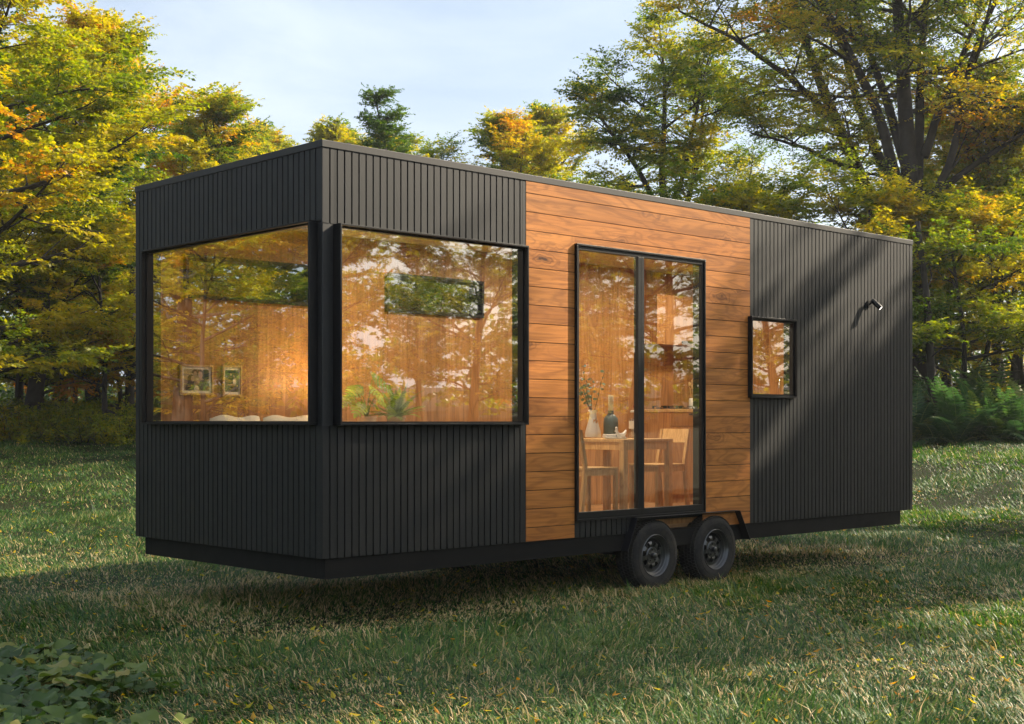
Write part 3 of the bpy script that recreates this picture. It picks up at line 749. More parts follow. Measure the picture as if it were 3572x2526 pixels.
# bed, pillows, bedside lamp, plants
b_ = fitem('bed', .22, .42, FZ, 'low bed with cream covers behind the corner window', 'bed')
m = MB(); m.box(0, 1.38, 0, 2.03, .12, .32, .2); m.build('bed_frame', M['oak'], b_, bevel=.004)
m = MB(); m.box(.02, 1.36, .02, 2.0, .321, .62); m.build('mattress', M['cotton'], b_, bevel=.05)
for x in (.05, 1.33):
    for y in (.05, 1.98): 
        m = MB(); m.box(x - .03, x + .03, y - .03, y + .03, 0, .119); m.build('leg', M['oak'], b_)
def pillow(u, w_, label, rz):
    p = fitem('pillow', u, 2.27, FZ + .622, label, 'pillow', 'cream pillows on the bed', rz)
    m = MB(); n = 16; h_ = .335
    vs = []; fs = []
    for side in (1, -1):
        k0 = len(vs)
        for i in range(n + 1):
            for q in range(n + 1):
                a, c = i / n * 2 - 1, q / n * 2 - 1
                th_ = .085 * ((1 - a ** 4) * (1 - c ** 4)) ** .5
                e = 1 - .05 * (1 - abs(a)) ** 0 * (a * a * c * c) 
                vs.append((a * w_ / 2 * (1 - .05 * c * c), -.1 + side * th_ + .03 * c, h_ / 2 * (1 + c * (1 - .06 * a * a)) - .012 * math.sin(a * 5 + u) * (c > .5)))
        fs += [(k0 + i * (n + 1) + q, k0 + (i + 1) * (n + 1) + q, k0 + (i + 1) * (n + 1) + q + 1, k0 + i * (n + 1) + q + 1) for i in range(n) for q in range(n)]
    m.add(vs, fs); m.build('pillow_case', M['cotton'], p, smooth='all')
pillow(.67, .52, 'cream pillow lying under the two framed photographs', .04); pillow(1.22, .54, 'cream pillow nearest the dark corner post', -.05)
sb = fitem('sideboard', 1.56, 1.92, FZ, 'low timber sideboard under the potted plants', 'sideboard')
m = MB(); m.box(0, 1.0, 0, .45, .05, .80, .5); m.build('cabinet_body', M['cab'], sb); m = MB(); m.box(-.01, 1.01, -.01, .45, .801, .825, .2); m.build('top', M['oak'], sb); m = MB(); m.box(.03, .97, .03, .42, 0, .049); m.build('plinth', M['iron'], sb)
SBZ = FZ + .825
lp = fitem('bedside_lamp', 1.57, 2.1, SBZ, 'lit bedside lamp with a pale shade, glowing beside the dark corner post', 'lamp')
m = MB(); m.lathe([(.0001, 0), (.06, 0), (.062, .012), (.012, .02), (.009, .24), (.0001, .24)], 24); m.build('base', M['white'], lp, smooth=True)
def shade_mat():
    m, nt, out = new_mat('lit_lamp_shade'); g = NT(nt)
    tr = g.n('ShaderNodeBsdfTranslucent'); tr.inputs[0].default_value = (.9, .75, .5, 1); d = g.n('ShaderNodeBsdfDiffuse'); d.inputs[0].default_value = (.85, .72, .5, 1)
    mx = g.n('ShaderNodeMixShader'); mx.inputs[0].default_value = .18; g.l(tr.outputs[0], mx.inputs[2]); g.l(d.outputs[0], mx.inputs[1]); g.l(mx.outputs[0], out.inputs[0]); return m
m = MB(); m.lathe([(.10, .265), (.092, .39)], 32, cap=False); m.build('lamp_shade', shade_mat(), lp, smooth='all', recalc=False)
m = MB(); m.lathe([(.0001, .29), (.02, .30), (.028, .325), (.018, .35), (.0001, .36)], 16); m.build('bulb', emit_mat('lamp_bulb', (1, .75, .42), 5), lp, smooth=True)
def light(name, kind, loc, power, col, size=.05, rot=None):
    l = bpy.data.lights.new(name, kind); l.energy = power; l.color = col
    if kind == 'POINT': l.shadow_soft_size = size
    if kind == 'AREA': l.shape = 'DISK'; l.size = size
    o = bpy.data.objects.new(name, l); o.location = loc
    if rot: o.rotation_euler = rot
    return put(o)
light('bedside_lamp_light', 'POINT', T(1.57, 2.1, SBZ + .42), 10, (1, .68, .33), .05)
for i, (u, v, wq) in enumerate(((1.0, 1.3, 5), (2.5, 1.3, 19), (4.4, 1.3, 27), (6.1, 1.4, 17))):  # unseen ceiling lamps, added to give the room general warm light
    c = fitem('added_ceiling_lamp', u, v, CZ - .03, 'round flush lamp added out of sight on the ceiling to light the room', 'ceiling lamp', 'unseen added ceiling lamps')
    m = MB(); m.lathe([(.0001, .03), (.13, .03), (.13, .0), (.12, 0), (.12, .02), (.0001, .02)], 32); m.build('housing', M['white'], c, smooth=True)
    m = MB(); m.lathe([(.0001, .012), (.119, .012), (.119, .018), (.0001, .018)], 32); m.build('diffuser', emit_mat('ceiling_fill_diffuser', (1, .78, .5), 6), c)
    light('ceiling_fill_light', 'AREA', T(u, v, CZ - .04), wq, (1, .84, .62), .22)
# monstera
pl = fitem('monstera_plant', 1.985, 2.1, SBZ, 'potted monstera with split leaves behind the side window', 'plant')
m = MB(); m.lathe([(.0001, 0), (.075, 0), (.088, .115), (.094, .118), (.094, .13), (.084, .13), (.08, .11), (.0001, .105)], 28); m.build('pot', M['terra'], pl, smooth=True)
def monstera_leaf(m, c, d, nrm, L, ti):
    """a heart shaped blade with deep side slits"""
    d = Vector(d).normalized(); nrm = Vector(nrm); s_ = d.cross(nrm).normalized(); nrm = s_.cross(d).normalized(); c = Vector(c)
    P = lambda x, y: c + d * (y * L) + s_ * (x * L) - nrm * ((abs(x) ** 2) * .5 * L + max(0, y - .3) ** 2 * .35 * L)
    mid = [(-.02 if False else 0, y) for y in np.linspace(0, 1, 7)]
    for sg in (-1, 1):
        lob = [(-.22, .0, .12, .30), (.0, .10, .36, .46), (.14, .26, .44, .48), (.30, .42, .42, .44), (.46, .58, .36, .38), (.62, .76, .26, .28), (.80, 1.0, .10, .1)]
        for i, (y0, y1, w0, w1) in enumerate(lob):
            b0, b1 = max(0, y0), max(.02, y1)
            a = [(0, b0), (w0 * .55, y0 + .04), (w0, y0 + .13), (w1 * .98, (y0 + y1) / 2 + .18), (w1 * .6, y1 + .06), (0, b1)]
            if i == len(lob) - 1: a = [(0, .78), (.13, .84), (.09, .95), (0, 1.08)]
            m.add([P(x * sg, y) for x, y in a], [tuple(range(len(a)))], ti + i * .015)
m = MB(); ms = MB()
leaves = [((.05, -.02, .46), (.75, -.25, -.55), (.3, -.7, .6), .17, .2), ((-.08, -.02, .36), (-.8, -.2, -.35), (-.1, -.6, .8), .13, .15), ((-.02, -.08, .36), (.35, -.5, -.5), (.2, -.6, .7), .12, .75), ((.06, -.05, .3), (.6, -.3, -.7), (.4, -.6, .5), .12, .35),
          ((-.09, -.06, .225), (-.7, -.35, -.6), (-.3, -.7, .6), .12, 1.0), ((-.12, .03, .29), (-.7, 0, -.6), (-.2, -.6, .7), .10, .6), ((-.03, .06, .30), (-.2, .8, -.2), (0, -.3, .9), .11, .2), ((.09, .05, .24), (.8, .4, -.3), (.2, -.4, .8), .10, .3)]
for c, d, nr, L, ti in leaves:
    c = Vector((c[0] * 1.15, c[1] * 1.15, c[2] * 1.1)); L *= 1.45; ms.tube([(0, 0, .105), (c.x * .35, c.y * .35, .105 + (c.z - .105) * .55), c], [.006, .0045, .003], 6); monstera_leaf(m, c, d, nr, L, ti)
m.build('foliage', M['houseleaf'], pl, recalc=False); ms.build('stems', M['stem'], pl, smooth='all')
# potted fern
pf = fitem('potted_fern', 2.32, 2.1, SBZ, 'potted fern beside the monstera behind the side window', 'plant')
m = MB(); m.lathe([(.0001, 0), (.07, 0), (.085, .115), (.09, .118), (.09, .13), (.08, .13), (.076, .11), (.0001, .105)], 28); m.build('pot', M['terra'], pf, smooth=True)
def frond(m, p, az, el, L, W, n, droop, ti, rr):
    p = Vector(p); d = Vector((math.cos(az) * math.cos(el), math.sin(az) * math.cos(el), math.sin(el))); pts = [p.copy()]
    for i in range(n):
        d = (d + Vector((0, 0, -droop / n))).normalized(); p = p + d * L / n; pts.append(p.copy())
        t = (i + 1) / n; w = W * (math.sin(math.pi * min(1, t * .92 + .08)) ** .7) * (1.05 - .35 * t)
        s_ = d.cross(Vector((0, 0, 1))); s_ = s_.normalized() if s_.length > 1e-3 else Vector((1, 0, 0)); up = s_.cross(d)
        for sg in (-1, 1):
            a = p + (s_ * sg * .92 + d * .35 - up * .18 * rr.uniform(.3, 1.6)).normalized() * w; h = (L / n) * .42; mid_ = (p + a) / 2 + up * w * .06
            m.add([p - d * h * .6, mid_ - d * h, a, mid_ + d * h, p + d * h * .6], [(0, 1, 3, 4), (1, 2, 3)], ti + rr.uniform(-.08, .08))
    return pts
m = MB(); ms = MB(); rf = random.Random(8)
for k in range(34):
    az = k * 2.4; el = rf.uniform(.35, 1.45); pts = frond(m, (0, 0, .11), az, el, rf.uniform(.27, .37), .052, 20, rf.uniform(.5, 1.3), rf.uniform(.1, .55) + (.4 if k % 9 == 0 else 0), rf); ms.tube(pts[::4], .002, 4)
m.build('fronds', M['houseleaf'], pf, recalc=False); ms.build('stems', M['stem'], pf)

# ------------------------------------------------------------------ trees
def nrm(a): return a / np.maximum(np.linalg.norm(a, axis=-1, keepdims=True), 1e-9)
UP = np.array([0, 0, 1.0])
def grow(rng, p, d, L, n, wander, trop):
    pts = [np.array(p, float)]; d = np.array(d, float) / np.linalg.norm(d)
    for i in range(n):
        d = d + rng.normal(0, wander, 3) + UP * trop / n; d /= np.linalg.norm(d)
        pts.append(pts[-1] + d * L / n)
    return np.array(pts)
class Tubes:
    def __init__(s): s.V = []; s.F = []; s.k = 0
    def add(s, pts, r0, r1, n=5, flare=0.0):
        N = len(pts); t = np.gradient(pts, axis=0); t = nrm(t)
        x = np.cross(t[0], [.3, .2, .93] if abs(t[0, 2]) < .9 else [1, 0, 0]); x /= np.linalg.norm(x)
        a = np.arange(n) * 2 * np.pi / n; rr = np.linspace(0, 1, N); rr = r0 * (1 - rr) + r1 * rr
        if flare: rr = rr * (1 + flare * np.exp(-np.linspace(0, 1, N) * 14))
        V = []
        for i in range(N):
            x = x - t[i] * x.dot(t[i]); x /= np.linalg.norm(x); y = np.cross(t[i], x)
            V.append(pts[i] + (np.cos(a)[:, None] * x + np.sin(a)[:, None] * y) * rr[i])
        s.V.append(np.concatenate(V)); k = np.arange(n); i = np.arange(N - 1)[:, None] * n + s.k
        s.F.append(np.stack([i + k, i + (k + 1) % n, i + n + (k + 1) % n, i + n + k], -1).reshape(-1, 4)); s.k += N * n
    def mesh(s, name, mat): return np_mesh(name, np.concatenate(s.V), np.concatenate(s.F), mat, np.zeros(s.k), smooth=True, mk=False)

def leaf_quads(rng, P, D, L, nl, size, tint, flat=1.0, droop=.12, lw=.30, jit=.05):
    Ms = len(P); t = (np.arange(nl) + .6) / nl; sg = np.where(np.arange(nl) % 2 == 0, 1.0, -1.0)
    side = nrm(np.cross(D, UP) + 1e-4)
    pos = P[:, None] + D[:, None] * (L[:, None] * t)[..., None]
    pos[..., 2] -= droop * (L[:, None] * t ** 2)
    ld = .6 * D[:, None] + side[:, None] * (sg * (1.05 - .5 * t))[None, :, None] + rng.normal(0, .28, (Ms, nl, 3)); ld[..., 2] -= .18; ld = nrm(ld)
    nn = nrm(UP * flat + rng.normal(0, .5, (Ms, nl, 3))); wv = nrm(np.cross(nn, ld))
    Ls = size * rng.uniform(.65, 1.3, (Ms, nl, 1))
    V = np.stack([pos, pos + ld * .48 * Ls + wv * lw * Ls, pos + ld * Ls - UP * .08 * Ls, pos + ld * .48 * Ls - wv * lw * Ls], 2).reshape(-1, 3)
    F = np.arange(len(V)).reshape(-1, 4)
    tt = (np.broadcast_to(tint[:, None], (Ms, nl)) + rng.normal(0, jit, (Ms, nl)))
    return V, F, np.repeat(tt.ravel(), 4)

def make_tree(seed, H, Rr, r0, n1=16, n2=8, n3=6, ns=5, nl=11, leaf=.085, start=.2, el=(5, 60), prof=None, tint=.6, tsd=(.12, .09, .05), stems=None, trop=.25, flat=1.0, spray=.42, lean=.05, top=.95, dens=1.0):
    rng = np.random.default_rng(seed); tb = Tubes(); SP = []; SD = []; SL = []; ST = []
    if stems is None:
        tr = grow(rng, (0, 0, -.3), (rng.normal(0, lean), rng.normal(0, lean), 1), H * top + .3, 14, .05, .3)
        stems = [(tr, r0, .02, start, 1.0, n1)]
    prof = prof or (lambda t: max(.12, (1 - abs((t - .3) / .72) ** 2.2)) if t < 1 else .12)
    for pts, ra, rb, t0, lenk, m1 in stems:
        pts = np.asarray(pts, float)
        if len(pts) < 9:
            q = np.linspace(0, 1, len(pts)); s_ = np.linspace(0, 1, 12); pts = np.stack([np.interp(s_, q, pts[:, i]) for i in range(3)], 1)
            pts[1:-1] += rng.normal(0, .035, (10, 3)); pts[1:-1] = (pts[:-2] + 2 * pts[1:-1] + pts[2:]) / 4
        tb.add(pts, ra, rb, 9 if ra > .08 else 6, .55 if ra == r0 else 0)
        az0 = rng.uniform(0, 6.28)
        for i in range(m1):
            t = t0 + (1 - t0) * (i + rng.uniform(.1, .9)) / m1; f = t * (len(pts) - 1); a = min(int(f), len(pts) - 2); p = pts[a] + (pts[a + 1] - pts[a]) * (f - a)
            az = az0 + i * 2.4 + rng.normal(0, .35); tt = (t - t0) / (1 - t0); e = R(el[0] + (el[1] - el[0]) * tt + rng.normal(0, 9))
            L1 = Rr * lenk * prof(tt) * rng.uniform(.75, 1.15)
            d = np.array([math.cos(az) * math.cos(e), math.sin(az) * math.cos(e), math.sin(e)])
            rl = max(.012, min(ra * (1 - t) + rb * t, .022 * L1 + .006) * .8)
            b1 = grow(rng, p, d, L1, 7, .10, trop); tb.add(b1, rl, .006, 5)
            tint1 = tint + rng.normal(0, tsd[0])
            for j in range(max(2, int(n2 * (.5 + .5 * L1 / Rr)))):
                u = .22 + .78 * (j + rng.uniform(0, 1)) / n2 if j < n2 - 1 else 1.0
                u = min(u, 1.0); f = u * 7; a = min(int(f), 6); q = b1[a] + (b1[a + 1] - b1[a]) * (f - a)
                dd = nrm(b1[a + 1] - b1[a]); sd = nrm(np.cross(dd, UP)); s2 = 1 if j % 2 else -1
                d2 = nrm(dd * rng.uniform(.3, 1.0) + sd * s2 * rng.uniform(.5, 1.1) + UP * rng.normal(.08, .22)); L2 = (L1 * .42 * (1.15 - .6 * u) + .25) * rng.uniform(.7, 1.2)
                b2 = grow(rng, q, d2, L2, 4, .13, trop * .5); tb.add(b2, max(.005, rl * .45 * (1 - u) + .004), .003, 4)
                tint2 = tint1 + rng.normal(0, tsd[1])
                for k in range(n3):
                    if rng.uniform() > dens: continue
                    u3 = .15 + .85 * (k + rng.uniform(0, 1)) / n3 if k < n3 - 1 else 1.0
                    u3 = min(u3, 1); f = u3 * 4; a = min(int(f), 3); q3 = b2[a] + (b2[a + 1] - b2[a]) * (f - a); e3 = nrm(b2[a + 1] - b2[a]); sd3 = nrm(np.cross(e3, UP)); s3 = 1 if k % 2 else -1
                    d3 = nrm(e3 * rng.uniform(.4, 1.1) + sd3 * s3 * rng.uniform(.4, 1.0) + UP * rng.normal(.0, .2)); L3 = rng.uniform(.3, .7) * (.5 + .25 * L2)
                    tb.add(np.stack([q3, q3 + d3 * L3 * .5 - UP * .01, q3 + d3 * L3 - UP * .04]), .0045, .002, 3)
                    w = (np.arange(ns) + rng.uniform(.2, .9, ns)) / ns
                    SP.append(q3 + d3 * L3 * w[:, None]); sd4 = nrm(np.cross(d3, UP)); s4 = np.where(np.arange(ns) % 2 == 0, 1, -1)
                    SD.append(nrm(d3 * rng.uniform(.5, 1.1, (ns, 1)) + sd4 * (s4 * rng.uniform(.2, 1.0, ns))[:, None] + rng.normal(0, .16, (ns, 3)))); SL.append(spray * rng.uniform(.6, 1.2, ns)); ST.append(tint2 + rng.normal(0, tsd[2], ns))
    V, F, T_ = leaf_quads(rng, np.concatenate(SP), np.concatenate(SD), np.concatenate(SL), nl, leaf, np.concatenate(ST), flat)
    return tb.mesh('trunk', M['bark']), np_mesh('crown', V, F, M['leaf'], T_, mk=False)

KIND = {}
KIND['beech'] = make_tree(1, 11.5, 3.9, .24, n1=30, n2=9, n3=6, ns=6, nl=14, leaf=.094, start=.10, el=(-2, 62), tint=.60)
KIND['beech2'] = make_tree(2, 11.0, 3.5, .21, n1=28, n2=9, n3=6, ns=6, nl=14, leaf=.09, start=.12, el=(5, 65), tint=.5)
KIND['slim'] = make_tree(3, 11.5, 2.5, .17, n1=22, n2=8, n3=5, ns=5, nl=11, leaf=.10, start=.3, el=(22, 72), tint=.54, trop=.5)
KIND['pine'] = make_tree(4, 11.0, 1.9, .15, n1=34, n2=8, n3=6, ns=5, nl=12, leaf=.07, start=.15, el=(28, 50), tint=.24, tsd=(.04, .04, .03), prof=lambda t: 1.05 - .88 * t, flat=.5, spray=.34)
KIND['maple'] = make_tree(5, 6.0, 2.7, .09, n1=16, n2=9, n3=6, ns=5, nl=11, leaf=.10, start=.18, el=(2, 50), tint=.52, flat=1.6)
KIND['open'] = make_tree(6, 11.0, 3.3, .19, n1=14, n2=7, n3=5, ns=4, nl=10, leaf=.09, start=.42, el=(25, 70), tint=.48, trop=.5)
# the forked tree against the sky right of the roof
KIND['forked'] = make_tree(7, 11, 2.5, .2, n2=7, n3=6, ns=5, nl=11, leaf=.085, el=(8, 60), tint=.5, tsd=(.12, .1, .06), stems=[
    ([(0, 0, -.3), (.03, 0, 3), (-.05, .05, 5.2)], .2, .16, .9, .4, 1),
    ([(-.05, .05, 5.2), (-.5, .1, 6.4), (-1.25, .3, 7.6), (-2.0, .3, 8.6)], .10, .02, .3, .75, 9), ([(-.05, .05, 5.2), (-.15, -.1, 6.8), (-.1, -.2, 8.6), (-.2, 0, 10.6)], .12, .02, .25, .8, 10),
    ([(0, 0, 4.6), (.6, .2, 5.8), (1.0, .3, 7.4), (1.1, .2, 9.2)], .1, .02, .25, .85, 9), ([(-.05, .05, 5.2), (.3, -.5, 6.5), (.5, -1, 8.2), (.9, -1.1, 9.8)], .08, .02, .35, .75, 7)])
# the great many stemmed tree at the right
KIND['manystem'] = make_tree(8, 14, 3.7, .27, n2=8, n3=6, ns=4, nl=10, leaf=.072, el=(0, 55), tint=.54, tsd=(.13, .1, .06), stems=[
    ([(.25, 0, -.3), (.15, 0, 2.5), (0, 0, 4.9)], .27, .24, .8, .75, 3),
    ([(-.05, 0, 4.6), (-.15, .1, 6.4), (-.25, .1, 8.4), (-.55, 0, 10.4), (-.7, .2, 13)], .19, .035, .22, .8, 16),
    ([(-.25, 0, 4.8), (-.75, -.1, 6.6), (-1.7, -.3, 8.4), (-3.0, -.4, 9.6), (-4.2, -.6, 10.6)], .12, .025, .35, .7, 12),
    ([(-.1, 0, 5.2), (-.5, .4, 7.0), (-1.1, .6, 8.9), (-1.5, .8, 11.2)], .11, .025, .3, .7, 10),
    ([(.2, 0, 5.6), (.7, .2, 6.9), (1.3, .3, 8.3), (1.9, .2, 10.2)], .095, .025, .3, .75, 11),
    ([(.3, 0, 4.7), (.75, -.2, 5.6), (.95, -.2, 7.2), (1.6, -.4, 9.0), (2.8, -.4, 10.4)], .095, .025, .35, .8, 11),
    ([(.1, .1, 5.0), (.25, .5, 7.3), (.5, .8, 9.6), (.6, 1, 12)], .11, .025, .3, .75, 10),
    ([(.35, 0, 4.8), (1.5, .2, 5.7), (2.6, .2, 6.3), (3.8, .1, 6.6)], .08, .02, .3, .6, 8)])
# two tall trunks leaning to the left beside it
KIND['leaning'] = make_tree(9, 13, 2.8, .24, n2=8, n3=6, ns=4, nl=10, leaf=.072, el=(0, 50), tint=.5, tsd=(.14, .1, .06), stems=[
    ([(1.2, 0, -.3), (.75, 0, 2.4), (.1, .1, 5.0), (-.95, .1, 7.2), (-1.7, .2, 9.4), (-2.1, .3, 11.8)], .24, .03, .45, .95, 17),
    ([(1.25, .3, -.3), (1.25, .4, 2.4), (.85, .5, 5.0), (-.1, .6, 7.0), (-.55, .6, 9.0), (-.9, .5, 11.4)], .19, .03, .45, .8, 13),
    ([(-.75, .1, 6.9), (-1.9, -.2, 7.8), (-3.2, -.3, 8.7), (-4.3, -.3, 9.2)], .08, .02, .2, .7, 9), ([(-.3, .1, 5.8), (-1.4, .4, 6.3), (-2.6, .5, 6.7)], .06, .02, .2, .6, 7)])

def tree(kind, name, x, y, rz, sc, tint, label, group=None, cat='tree', zs=None):
    z = float(hz(x, y)) - .05
    t = tag(empty(name, (x, y, z), rz), label, cat, group); t.scale = (sc, sc, zs or sc)
    for nm, me in zip(('trunk', 'crown'), KIND[kind]):
        o = bpy.data.objects.new(nm, me); o.parent = t; o.color = (tint, .5, .5, 1); put(o)
    return t
def at(px, D): return (px * 3572 / 2296 - 1786) / 4790 * D
# left of the house, front to back
tree('beech', 'beech_tree', at(-120, 27), 27, .3, 1.0, .57, 'tall golden beech tree at the far left edge, with branches down to the shrubs')
tree('beech2', 'beech_tree', at(60, 31), 31, 2.2, .96, .60, 'bushy yellow green beech tree second from the left edge behind the low shrubs')
tree('beech', 'beech_tree', at(215, 35), 35, 4.0, .89, .56, 'tall yellow beech tree rising just behind the dark end wall of the tiny house')
tree('beech2', 'beech_tree', at(350, 39), 39, .9, .9, .59, 'golden tree above the sloping roof edge of the dark end wall')
tree('beech', 'beech_tree', at(475, 45), 45, 5.1, .86, .55, 'green gold tree whose crown slopes down towards the open sky')
tree('maple', 'maple_tree', at(235, 31.3), 31.3, 1.0, .84, .58, 'small sunlit yellow maple hanging over the dark shrubs left of the house')
tree('maple', 'maple_tree', at(-45, 30), 30, 2.0, .9, .47, 'small green maple among the shaded trunks at the far left')
tree('maple', 'maple_tree', at(85, 34), 34, .4, .8, .47, 'low green maple filling the shade right of the far left trunks')
tree('maple', 'maple_tree', at(165, 36), 36, 3.6, .85, .5, 'low maple in the shade behind the small sunlit maple')
tree('maple', 'maple_tree', at(275, 34), 34, 5.2, .8, .48, 'low green maple half hidden behind the dark end wall')
tree('slim', 'slender_tree', at(110, 40), 40, 1.5, 1.1, .56, 'slender pale tree behind the golden beech at the far left')
tree('slim', 'slender_tree', at(335, 42), 42, 3.5, 1.05, .57, 'slender hazy tree behind the beeches left of the roof corner')
tree('beech2', 'beech_tree', at(-60, 38), 38, 3.1, 1.05, .53, 'beech tree cut off by the left picture edge')
# far trees over the roof
FAR = 'hazy trees far behind the roof'
tree('beech2', 'distant_tree', at(640, 58), 58, 1.2, 1.1, .46, 'pale hazy tree just left of the highest roof corner')
tree('beech', 'distant_tree', at(765, 56), 56, 2.7, 1.07, .54, 'hazy golden tree just right of the highest roof corner')
tree('open', 'distant_tree', at(585, 62), 62, 2.2, 1.12, .5, 'thin pale tree at the left end of the open sky')
tree('beech2', 'distant_tree', at(700, 64), 64, 4.2, 1.22, .5, 'faint far tree peeping over the highest roof corner')
tree('beech', 'distant_tree', at(845, 60), 60, 1.9, 1.1, .48, 'faint green tree at the left foot of the dark pine')
tree('beech2', 'distant_tree', at(1065, 62), 62, .9, 1.15, .52, 'faint hazy tree right of the thin sparse tree over the roof')
tree('beech', 'distant_tree', at(610, 66), 66, 3.0, 1.22, .5, 'faint green gold tree farthest back, left of the highest roof corner')
tree('pine', 'pine_tree', at(900, 44), 44, .4, 1.02, .5, 'dark bluish green pine tree standing alone over the roof against the sky')
tree('open', 'distant_tree', at(1015, 50), 50, 2.0, .92, .5, 'thin sparse tree right of the dark pine over the roof')
tree('beech', 'distant_tree', at(1160, 54), 54, .2, 1.06, .55, 'broad hazy golden tree over the middle of the roof')
tree('beech2', 'distant_tree', at(1270, 50), 50, 4.4, 1.04, .56, 'golden tree just left of the forked tree over the timber panel')
tree('beech', 'distant_tree', at(1400, 56), 56, 5.2, .82, .54, 'golden hazy tree behind the forked trunk')
tree('maple', 'maple_tree', at(1330, 34), 34, .7, 1.0, .56, 'bright yellow maple crown peeping over the roof edge above the timber panel')
tree('maple', 'maple_tree', at(1560, 32), 32, 2.9, 1.02, .46, 'green maple crown over the roof edge right of the forked trunk')
tree('maple', 'maple_tree', at(1760, 33), 33, 4.6, 1.05, .55, 'yellow green maple between the forked tree and the leaning trunks')
# right
tree('forked', 'forked_tree', at(1495, 42), 42, .15, 1.16, .5, 'tree with a forked trunk and open crown against the sky above the timber panel')
tree('leaning', 'leaning_tree', at(1955, 38), 38, 0, 1.25, .5, 'tree with two dark trunks leaning left over the end of the roof')
tree('manystem', 'many_stemmed_tree', at(2050, 35.5), 35.5, 0, 1.28, .5, 'great many stemmed tree with a thick dark trunk right of the house')
tree('open', 'distant_tree', at(1700, 42), 42, 1.0, .78, .47, 'tall thin tree far behind the leaning trunks')
tree('beech2', 'beech_tree', at(2265, 40), 40, 1.9, .96, .45, 'dense green tree at the right picture edge')
tree('maple', 'maple_tree', at(2165, 33.5), 33.5, .2, .95, .58, 'low yellow maple whose lit leaves hang beside the end of the house')
tree('maple', 'maple_tree', at(1900, 32), 32, 3.3, 1.03, .55, 'low yellow green maple just above the end of the roof')
tree('maple', 'maple_tree', at(2300, 34.5), 34.5, 5.0, 1.05, .5, 'dark green maple behind the ferns at the right picture edge')
tree('slim', 'slender_tree', at(2118, 39), 39, 2.2, .9, .48, 'slender dark trunk right of the thick trunk, above the ferns')
tree('slim', 'slender_tree', at(2205, 37), 37, .2, .8, .5, 'slender pale trunk in the shade of the wood at the right')
tree('slim', 'slender_tree', at(2272, 37), 37, 4.2, .9, .46, 'slender dark trunk at the right picture edge above the ferns')
tree('beech', 'beech_tree', at(2130, 44), 44, 3.9, .72, .5, 'beech tree deep in the wood at the right, behind the thick trunk')
tree('beech2', 'beech_tree', at(1900, 50), 50, .5, .7, .52, 'pale hazy beech far behind the leaning trunks')
# trees beyond the frame: those at the right stand before the sun and in the mirror of the side windows, those at the left in the end window
RF = 'trees reflected in the side windows and doors'
for i, (kind, x, y, s_, ti) in enumerate([('beech2', 18.4, 19.3, 1.40, .5), ('open', 23.4, 23.6, 1.26, .5), ('beech2', 47, 10, 1.05, .55), ('beech', 44, -1, 1.0, .54), ('beech2', 46, 19, 1.0, .52), ('beech', 31, 2, .85, .56), ('beech2', 33, 7.5, .8, .56), ('open', 30, 12.5, .82, .5), ('beech', 38, 14, .95, .56), ('slim', 36, -2, .8, .5), ('pine', 40, 5, .85, .5), ('beech2', 29, -4, .8, .54)]):
    tree(kind, 'reflected_tree', x, y, i * 1.7, s_, ti, 'autumn tree beyond the right picture edge, seen only reflected in the side windows', RF)
LF = 'trees reflected in the end window'
for i, (kind, x, y, s_, ti) in enumerate([('beech', -23, 17, .95, .56), ('beech2', -27, 13, .9, .54), ('beech', -25, 22, 1.0, .55), ('beech2', -32, 18, 1.1, .55), ('maple', -18.5, 15.2, .8, .6), ('beech', -34, 26, 1.0, .5)]):
    tree(kind, 'mirrored_tree', x, y, i * 2.1, s_, ti, 'golden tree beyond the left picture edge, seen only reflected in the end window', LF)

# the far wood that closes every gap: one mass
def far_wood():
    rng = np.random.default_rng(21); V = []; Fq = []; Tt = []; k = 0
    for (a0, a1, r0, r1, n, size, h) in ((-32, 32, 52, 74, 95000, .24, 10.5), (55, 125, 46, 62, 34000, .36, 8.6), (-118, -50, 42, 58, 22000, .42, 9.0)):
        nc = n // 38; az = np.radians(rng.uniform(a0, a1, nc)); rr = rng.uniform(r0, r1, nc)
        x = rr * np.sin(az); y = 6 + rr * np.cos(az); hh = h * (.62 + .38 * np.sin(az * 23 + rr) * np.sin(az * 9.7 + 1)) ; z = hz(x, y) + hh * rng.beta(1.1, 1.1, nc)
        c = np.stack([x, y, z], 1); ct = rng.normal(.34, .16, nc)
        D = nrm(rng.normal(0, 1, (nc, 3)) * [1, 1, .35])
        v, f, t = leaf_quads(rng, np.repeat(c, 4, 0) + rng.normal(0, .55, (nc * 4, 3)), nrm(np.repeat(D, 4, 0) + rng.normal(0, .7, (nc * 4, 3))), np.full(nc * 4, 1.0), 9, size, np.repeat(ct, 4), .7)
        V.append(v); Fq.append(f + k); Tt.append(t); k += len(v)
    o = np_mesh('far_wood', np.concatenate(V), np.concatenate(Fq), M['leaf'], np.concatenate(Tt)); o.color = (.5, .5, .5, 1)
    tag(o, 'dark mass of the wood closing the gaps behind the trees', 'wood', kind='stuff')
far_wood()
